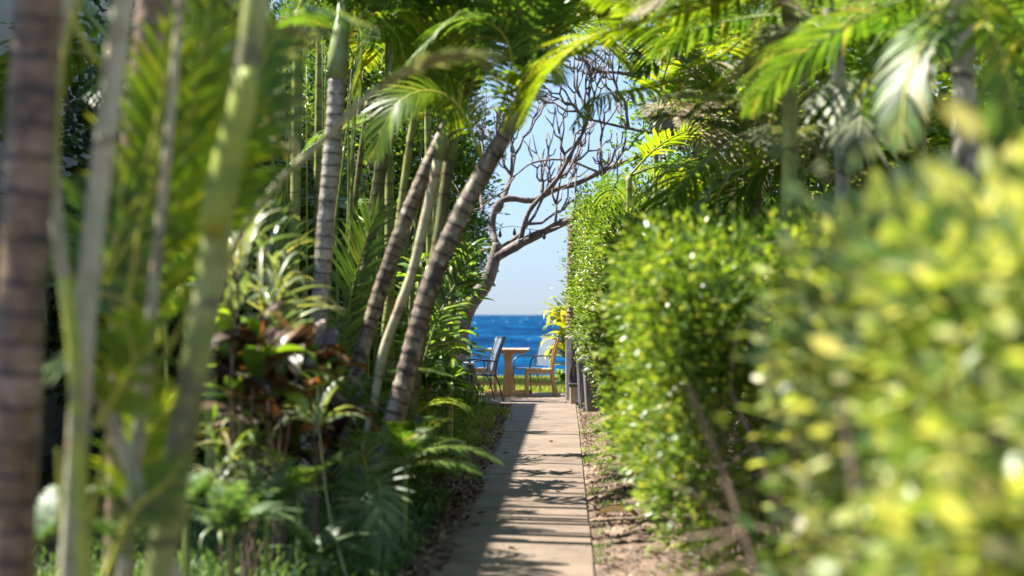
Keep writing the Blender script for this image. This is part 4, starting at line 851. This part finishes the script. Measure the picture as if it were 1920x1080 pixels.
# ------------------------------------------------------------------ low wall and dry palm skirt left of the path end
lw = empty('low_wall', (-1.86, 24.2, 0), 'low pale block wall half hidden by leaves left of the path end', 'wall')
for r in range(4):
    for c in range(4):
        MB().box(.006, .394, .006 if c else .006, .62, .004, .146).build('block', 'pale_wall', lw, (-.0+(.0 if r % 2 else .0), c*.63, r*.15), bevel=.008)
MB().box(-.03, .43, 0, 2.54, .605, .655).build('coping', 'pale_wall', lw, bevel=.01)
ds = empty('dry_stump', gp(880,772,24.6), 'short palm stump wrapped in hanging dry grey leaves by the patio', 'stump')
trunk(ds, [Vector(ds.location), Vector(ds.location)+Vector((0,0,.4)), Vector(ds.location)+Vector((.02,0,.68))], .075, .06, 'bark_rough', .1)
for i in range(34):
    az = i*2.4; me = blade('palm_leaf_dry', .6, .03, 2.2, i % 3, fold=.3, seg=6)
    o = link('dry_leaf', me, None, ds, (math.cos(az)*.04, math.sin(az)*.04, .70-.3*random.random()), aim((math.cos(az)*.5, math.sin(az)*.5, -random.uniform(.2, 1.2)), random.uniform(-.5,.5)))
# ------------------------------------------------------------------ terrace furniture
Z0 = .036
def dx(px, Y): return P(px, 700, Y).x
tb = empty('dining_table', (dx(953,29.1), 29.1, Z0), 'wooden pedestal table in front of the sea', 'table')
for i in range(6): MB().box(-.36+i*.12, -.36+i*.12+.114, -.72, .72, .755, .785).build('plank', 'teak_table', tb, bevel=.003)
for s in (-1, 1): MB().box(-.30, .30, s*.52-.03, s*.52+.03, .715, .753).build('cross_rail', 'teak', tb, bevel=.003)
for s in (-1, 1):
    yy = s*.45; b = MB(); prf = [(.03,.085),(.12,.085),(.30,.07),(.45,.045),(.60,.05),(.70,.075)]
    v = [(-w_, z) for z, w_ in prf]+[(w_, z) for z, w_ in reversed(prf)]
    n0 = len(v); b.v = [(x, yy-.035, z) for x, z in v]+[(x, yy+.035, z) for x, z in v]; b.a = [0]*len(b.v)
    k = len(prf)
    for i in range(k-1):
        a, c_ = i, n0-1-i; b.f += [(a, c_, c_-1, a+1), (a+n0, a+1+n0, c_-1+n0, c_+n0), (a, a+1, a+1+n0, a+n0), (c_-1, c_, c_+n0, c_-1+n0)]
    b.f += [(k-1, k, k+n0, k-1+n0)]
    b.build('leg', 'teak', tb)
    MB().box(-.38, .38, yy-.05, yy+.05, .0, .06).build('foot', 'teak', tb, bevel=.006)
MB().box(-.03, .03, -.41, .41, .22, .32).build('stretcher', 'teak', tb, bevel=.003)
def wood_chair(label, x, y, rz):
    r = empty('wooden_chair', (x, y, Z0), label, 'chair', 'wooden chairs at the table', rz)
    for s in (-1, 1):
        ys_ = s*.23
        MB().bar((.22,ys_,0), (.22,ys_,.43), .045, .045).build('leg', 'teak', r, bevel=.004)
        b = MB(); pts = [(-.27,ys_,0), (-.22,ys_,.25), (-.20,ys_,.45), (-.24,ys_,.72), (-.31,ys_,.98)]
        for i in range(4): b.bar(pts[i], pts[i+1], .038, .055-.006*i)
        b.build('back_leg', 'teak', r)
        MB().bar((-.205,ys_*1.0,.20), (.20,ys_,.20), .022, .035).build('stretcher', 'teak', r)
        MB().bar((-.19,ys_*.99,.405), (.197,ys_*.99,.405), .03, .055).build('seat_rail', 'teak', r)
    for i in range(6): MB().box(-.19+i*.073, -.19+i*.073+.064, -.245, .245, .436, .456).build('seat_slat', 'teak', r)
    MB().bar((-.315,-.20,.93), (-.315,.20,.93), .09, .022, (0,0,1)).build('top_rail', 'teak', r)
    MB().bar((-.235,-.20,.60), (-.235,.20,.60), .045, .02, (0,0,1)).build('lower_rail', 'teak', r)
    for i in range(7): yq = -.17+i*.057; MB().bar((-.237,yq,.625), (-.30,yq,.88), .03, .012).build('back_slat', 'teak', r)
    return r
wood_chair('wooden slat chair in side view on the right of the table', dx(1012,28.75), 28.75, math.radians(184))
wood_chair('wooden slat chair left of the table, half hidden by leaves', dx(904,28.9), 28.9, math.radians(4))
def sling_chair(label, x, y, rz, sc=1):
    r = empty('sling_chair', (x, y, Z0), label, 'chair', 'metal sling chairs', rz); r.scale = (sc,)*3
    for s in (-1, 1):
        q = s*.27
        MB().tube(bez([(.24,q,0),(.27,q,.3),(.27,q,.52),(.18,q,.63),(.0,q,.65),(-.2,q,.62)], 18), .013, 7).build('arm', 'dark_metal', r, smooth=True)
        MB().tube(bez([(-.30,q*.96,0),(-.22,q*.96,.3),(-.17,q*.96,.45),(-.24,q*.94,.75),(-.33,q*.9,1.0)], 14), .013, 7).build('back_leg', 'dark_metal', r, smooth=True)
        MB().tube([(-.18,q*.9,.40),(.25,q*.9,.43)], .012, 6).build('seat_rail', 'dark_metal', r, smooth=True)
    MB().tube([(-.333,-.245,1.0),(-.333,.245,1.0)], .014, 7).build('top_rail', 'dark_metal', r, smooth=True)
    b = MB(); pr = [(-.175,.47),(-.20,.6),(-.24,.75),(-.285,.88),(-.325,.985)]
    for i in range(4): b.bar((pr[i][0],0,pr[i][1]), (pr[i+1][0],0,pr[i+1][1]), .47, .006)
    b.build('sling_back', 'sling', r)
    MB().box(-.16, .25, -.235, .235, .43, .436).build('sling_seat', 'sling', r)
    return r
sling_chair('metal chair with pale blue-grey sling behind the table', dx(1003,30.0), 29.85, math.radians(214))
sling_chair('dark metal chair with curved arms and tall back left of the path end', dx(899,26.6), 27.0, math.radians(198))
sling_chair('metal chair mostly hidden behind the left wooden chair', dx(886,29.9), 29.9, math.radians(-10))
# post, trunk, grill, bins right of the path end
ps = empty('terrace_post', (dx(1066,27.2), 27.2, 0), 'pale painted post between the right chair and the grill', 'post')
MB().box(-.045, .045, -.045, .045, .0, 1.02).build('post_shaft', 'post_paint', ps, bevel=.006); MB().box(-.06, .06, -.06, .06, 1.022, 1.05).build('cap', 'post_paint', ps, bevel=.006)
rt2 = empty('rough_trunk', (dx(1074,28.5), 28.5, 0), 'rough brown trunk rising above the pale post into the hedge', 'tree')
trunk(rt2, [Vector(rt2.location), Vector(rt2.location)+Vector((0,0,1.3)), Vector(rt2.location)+Vector((.02,0,2.9))], .12, .10, 'bark_rough', .07, bulge=.15)
tree_crown(rt2, [((rt2.location.x+.5, 28.5, 3.0), (.6,.6,.6))], 130, 9, .12, .08, 'mid_leaf')
sb = empty('stone_block', (dx(1079,26.4), 26.4, 0), 'beige stone block standing below the grill', 'block')
MB().box(-.09, .09, -.12, .12, 0, .30).build('block_body', 'stone_block', sb, bevel=.015); MB().box(-.105, .105, -.135, .135, .302, .34).build('top_slab', 'dark_metal', sb, bevel=.008)
gr = empty('gas_grill', (dx(1107,26.9), 26.9, 0), 'grey grill with domed hood and side shelf behind the bins', 'grill')
b = MB()
prof = [(-.24,.86),(-.235,.98),(-.17,1.10),(-.04,1.16),(.12,1.14),(.22,1.05),(.24,.86)]
for x in (-.26,.26): b.v += [(x, yq, z) for yq, z in prof]
b.a = [0]*14; b.f = [tuple(range(7)), tuple(reversed(range(7, 14)))]+[(i+1, i, i+7, i+8) for i in range(6)]+[(0,6,13,7)]
b.build('hood', 'grey_lid', gr, (0,0,0)); MB().box(-.27,.27,-.25,.25,.70,.855).build('firebox', 'dark_metal', gr, bevel=.01)
MB().box(-.22,.22,-.45,-.26,.80,.86).build('side_shelf', 'grey_lid', gr, bevel=.008)
MB().box(-.22,.22,-.2,.2,.12,.60).build('cabinet', 'grey_plastic', gr, bevel=.01)
MB().tube([(-.24,-.27,.92),(-.24,-.31,.94),(.24,-.31,.94),(.24,-.27,.92)], .012, 6).build('handle', 'steel', gr, smooth=True)
for sx in (-1,1):
    for sy in (-1,1): MB().box(sx*.23-.02, sx*.23+.02, sy*.21-.02, sy*.21+.02, 0, .70).build('leg', 'dark_metal', gr)
for i in range(3): MB().tube(bez([(-.24+.02*i,-.25,.68),(-.30,-.28,.55),(-.31+.03*i,-.28,.36),(-.22,-.27,.30+.05*i)], 12), .012, 6).build('hose', 'dark_metal', gr, smooth=True)
def bin_(label, x, y, h, w_, rz):
    r = empty('wheeled_bin', (x, y, 0), label, 'bin', 'grey bins lined up beside the hedge', rz)
    def tap(z0, z1, a0, a1, d0, d1): return [(-a0,-d0,z0),(a0,-d0,z0),(a0,d0,z0),(-a0,d0,z0),(-a1,-d1,z1),(a1,-d1,z1),(a1,d1,z1),(-a1,d1,z1)]
    a, d = w_*.40, w_*.42
    MB().quadbox(tap(.02, h*.86, a, w_*.5, d, w_*.52), 0).build('body', 'grey_plastic', r, bevel=.012)
    MB().quadbox(tap(h*.861, h*.90, w_*.54, w_*.54, w_*.56, w_*.56), 0).build('rim', 'grey_lid', r, bevel=.006)
    MB().quadbox(tap(h*.901, h, w_*.52, w_*.30, w_*.54, w_*.32), 0).build('lid', 'grey_lid', r, bevel=.015)
    MB().box(-w_*.36, w_*.36, -w_*.50, -w_*.465, h*.18, h*.6).build('front_panel', 'grey_plastic', r, bevel=.008)
    MB().tube([(-w_*.3, w_*.60, h*.88), (w_*.3, w_*.60, h*.88)], .012, 6).build('handle', 'dark_metal', r)
    for s in (-1, 1): MB().tube([(s*w_*.42, w_*.38, .05), (s*w_*.50, w_*.38, .05)], .05, 12).build('wheel', 'dark_metal', r, smooth=False)
bin_('nearest grey bin with domed lid, half swallowed by the hedge', .42, 24.1, .68, .34, .06)
bin_('second grey bin, taller, just behind the nearest one', .36, 25.1, .82, .36, -.05)
bin_('third grey bin, darker, beside the grill', .34, 26.0, .93, .36, .03)
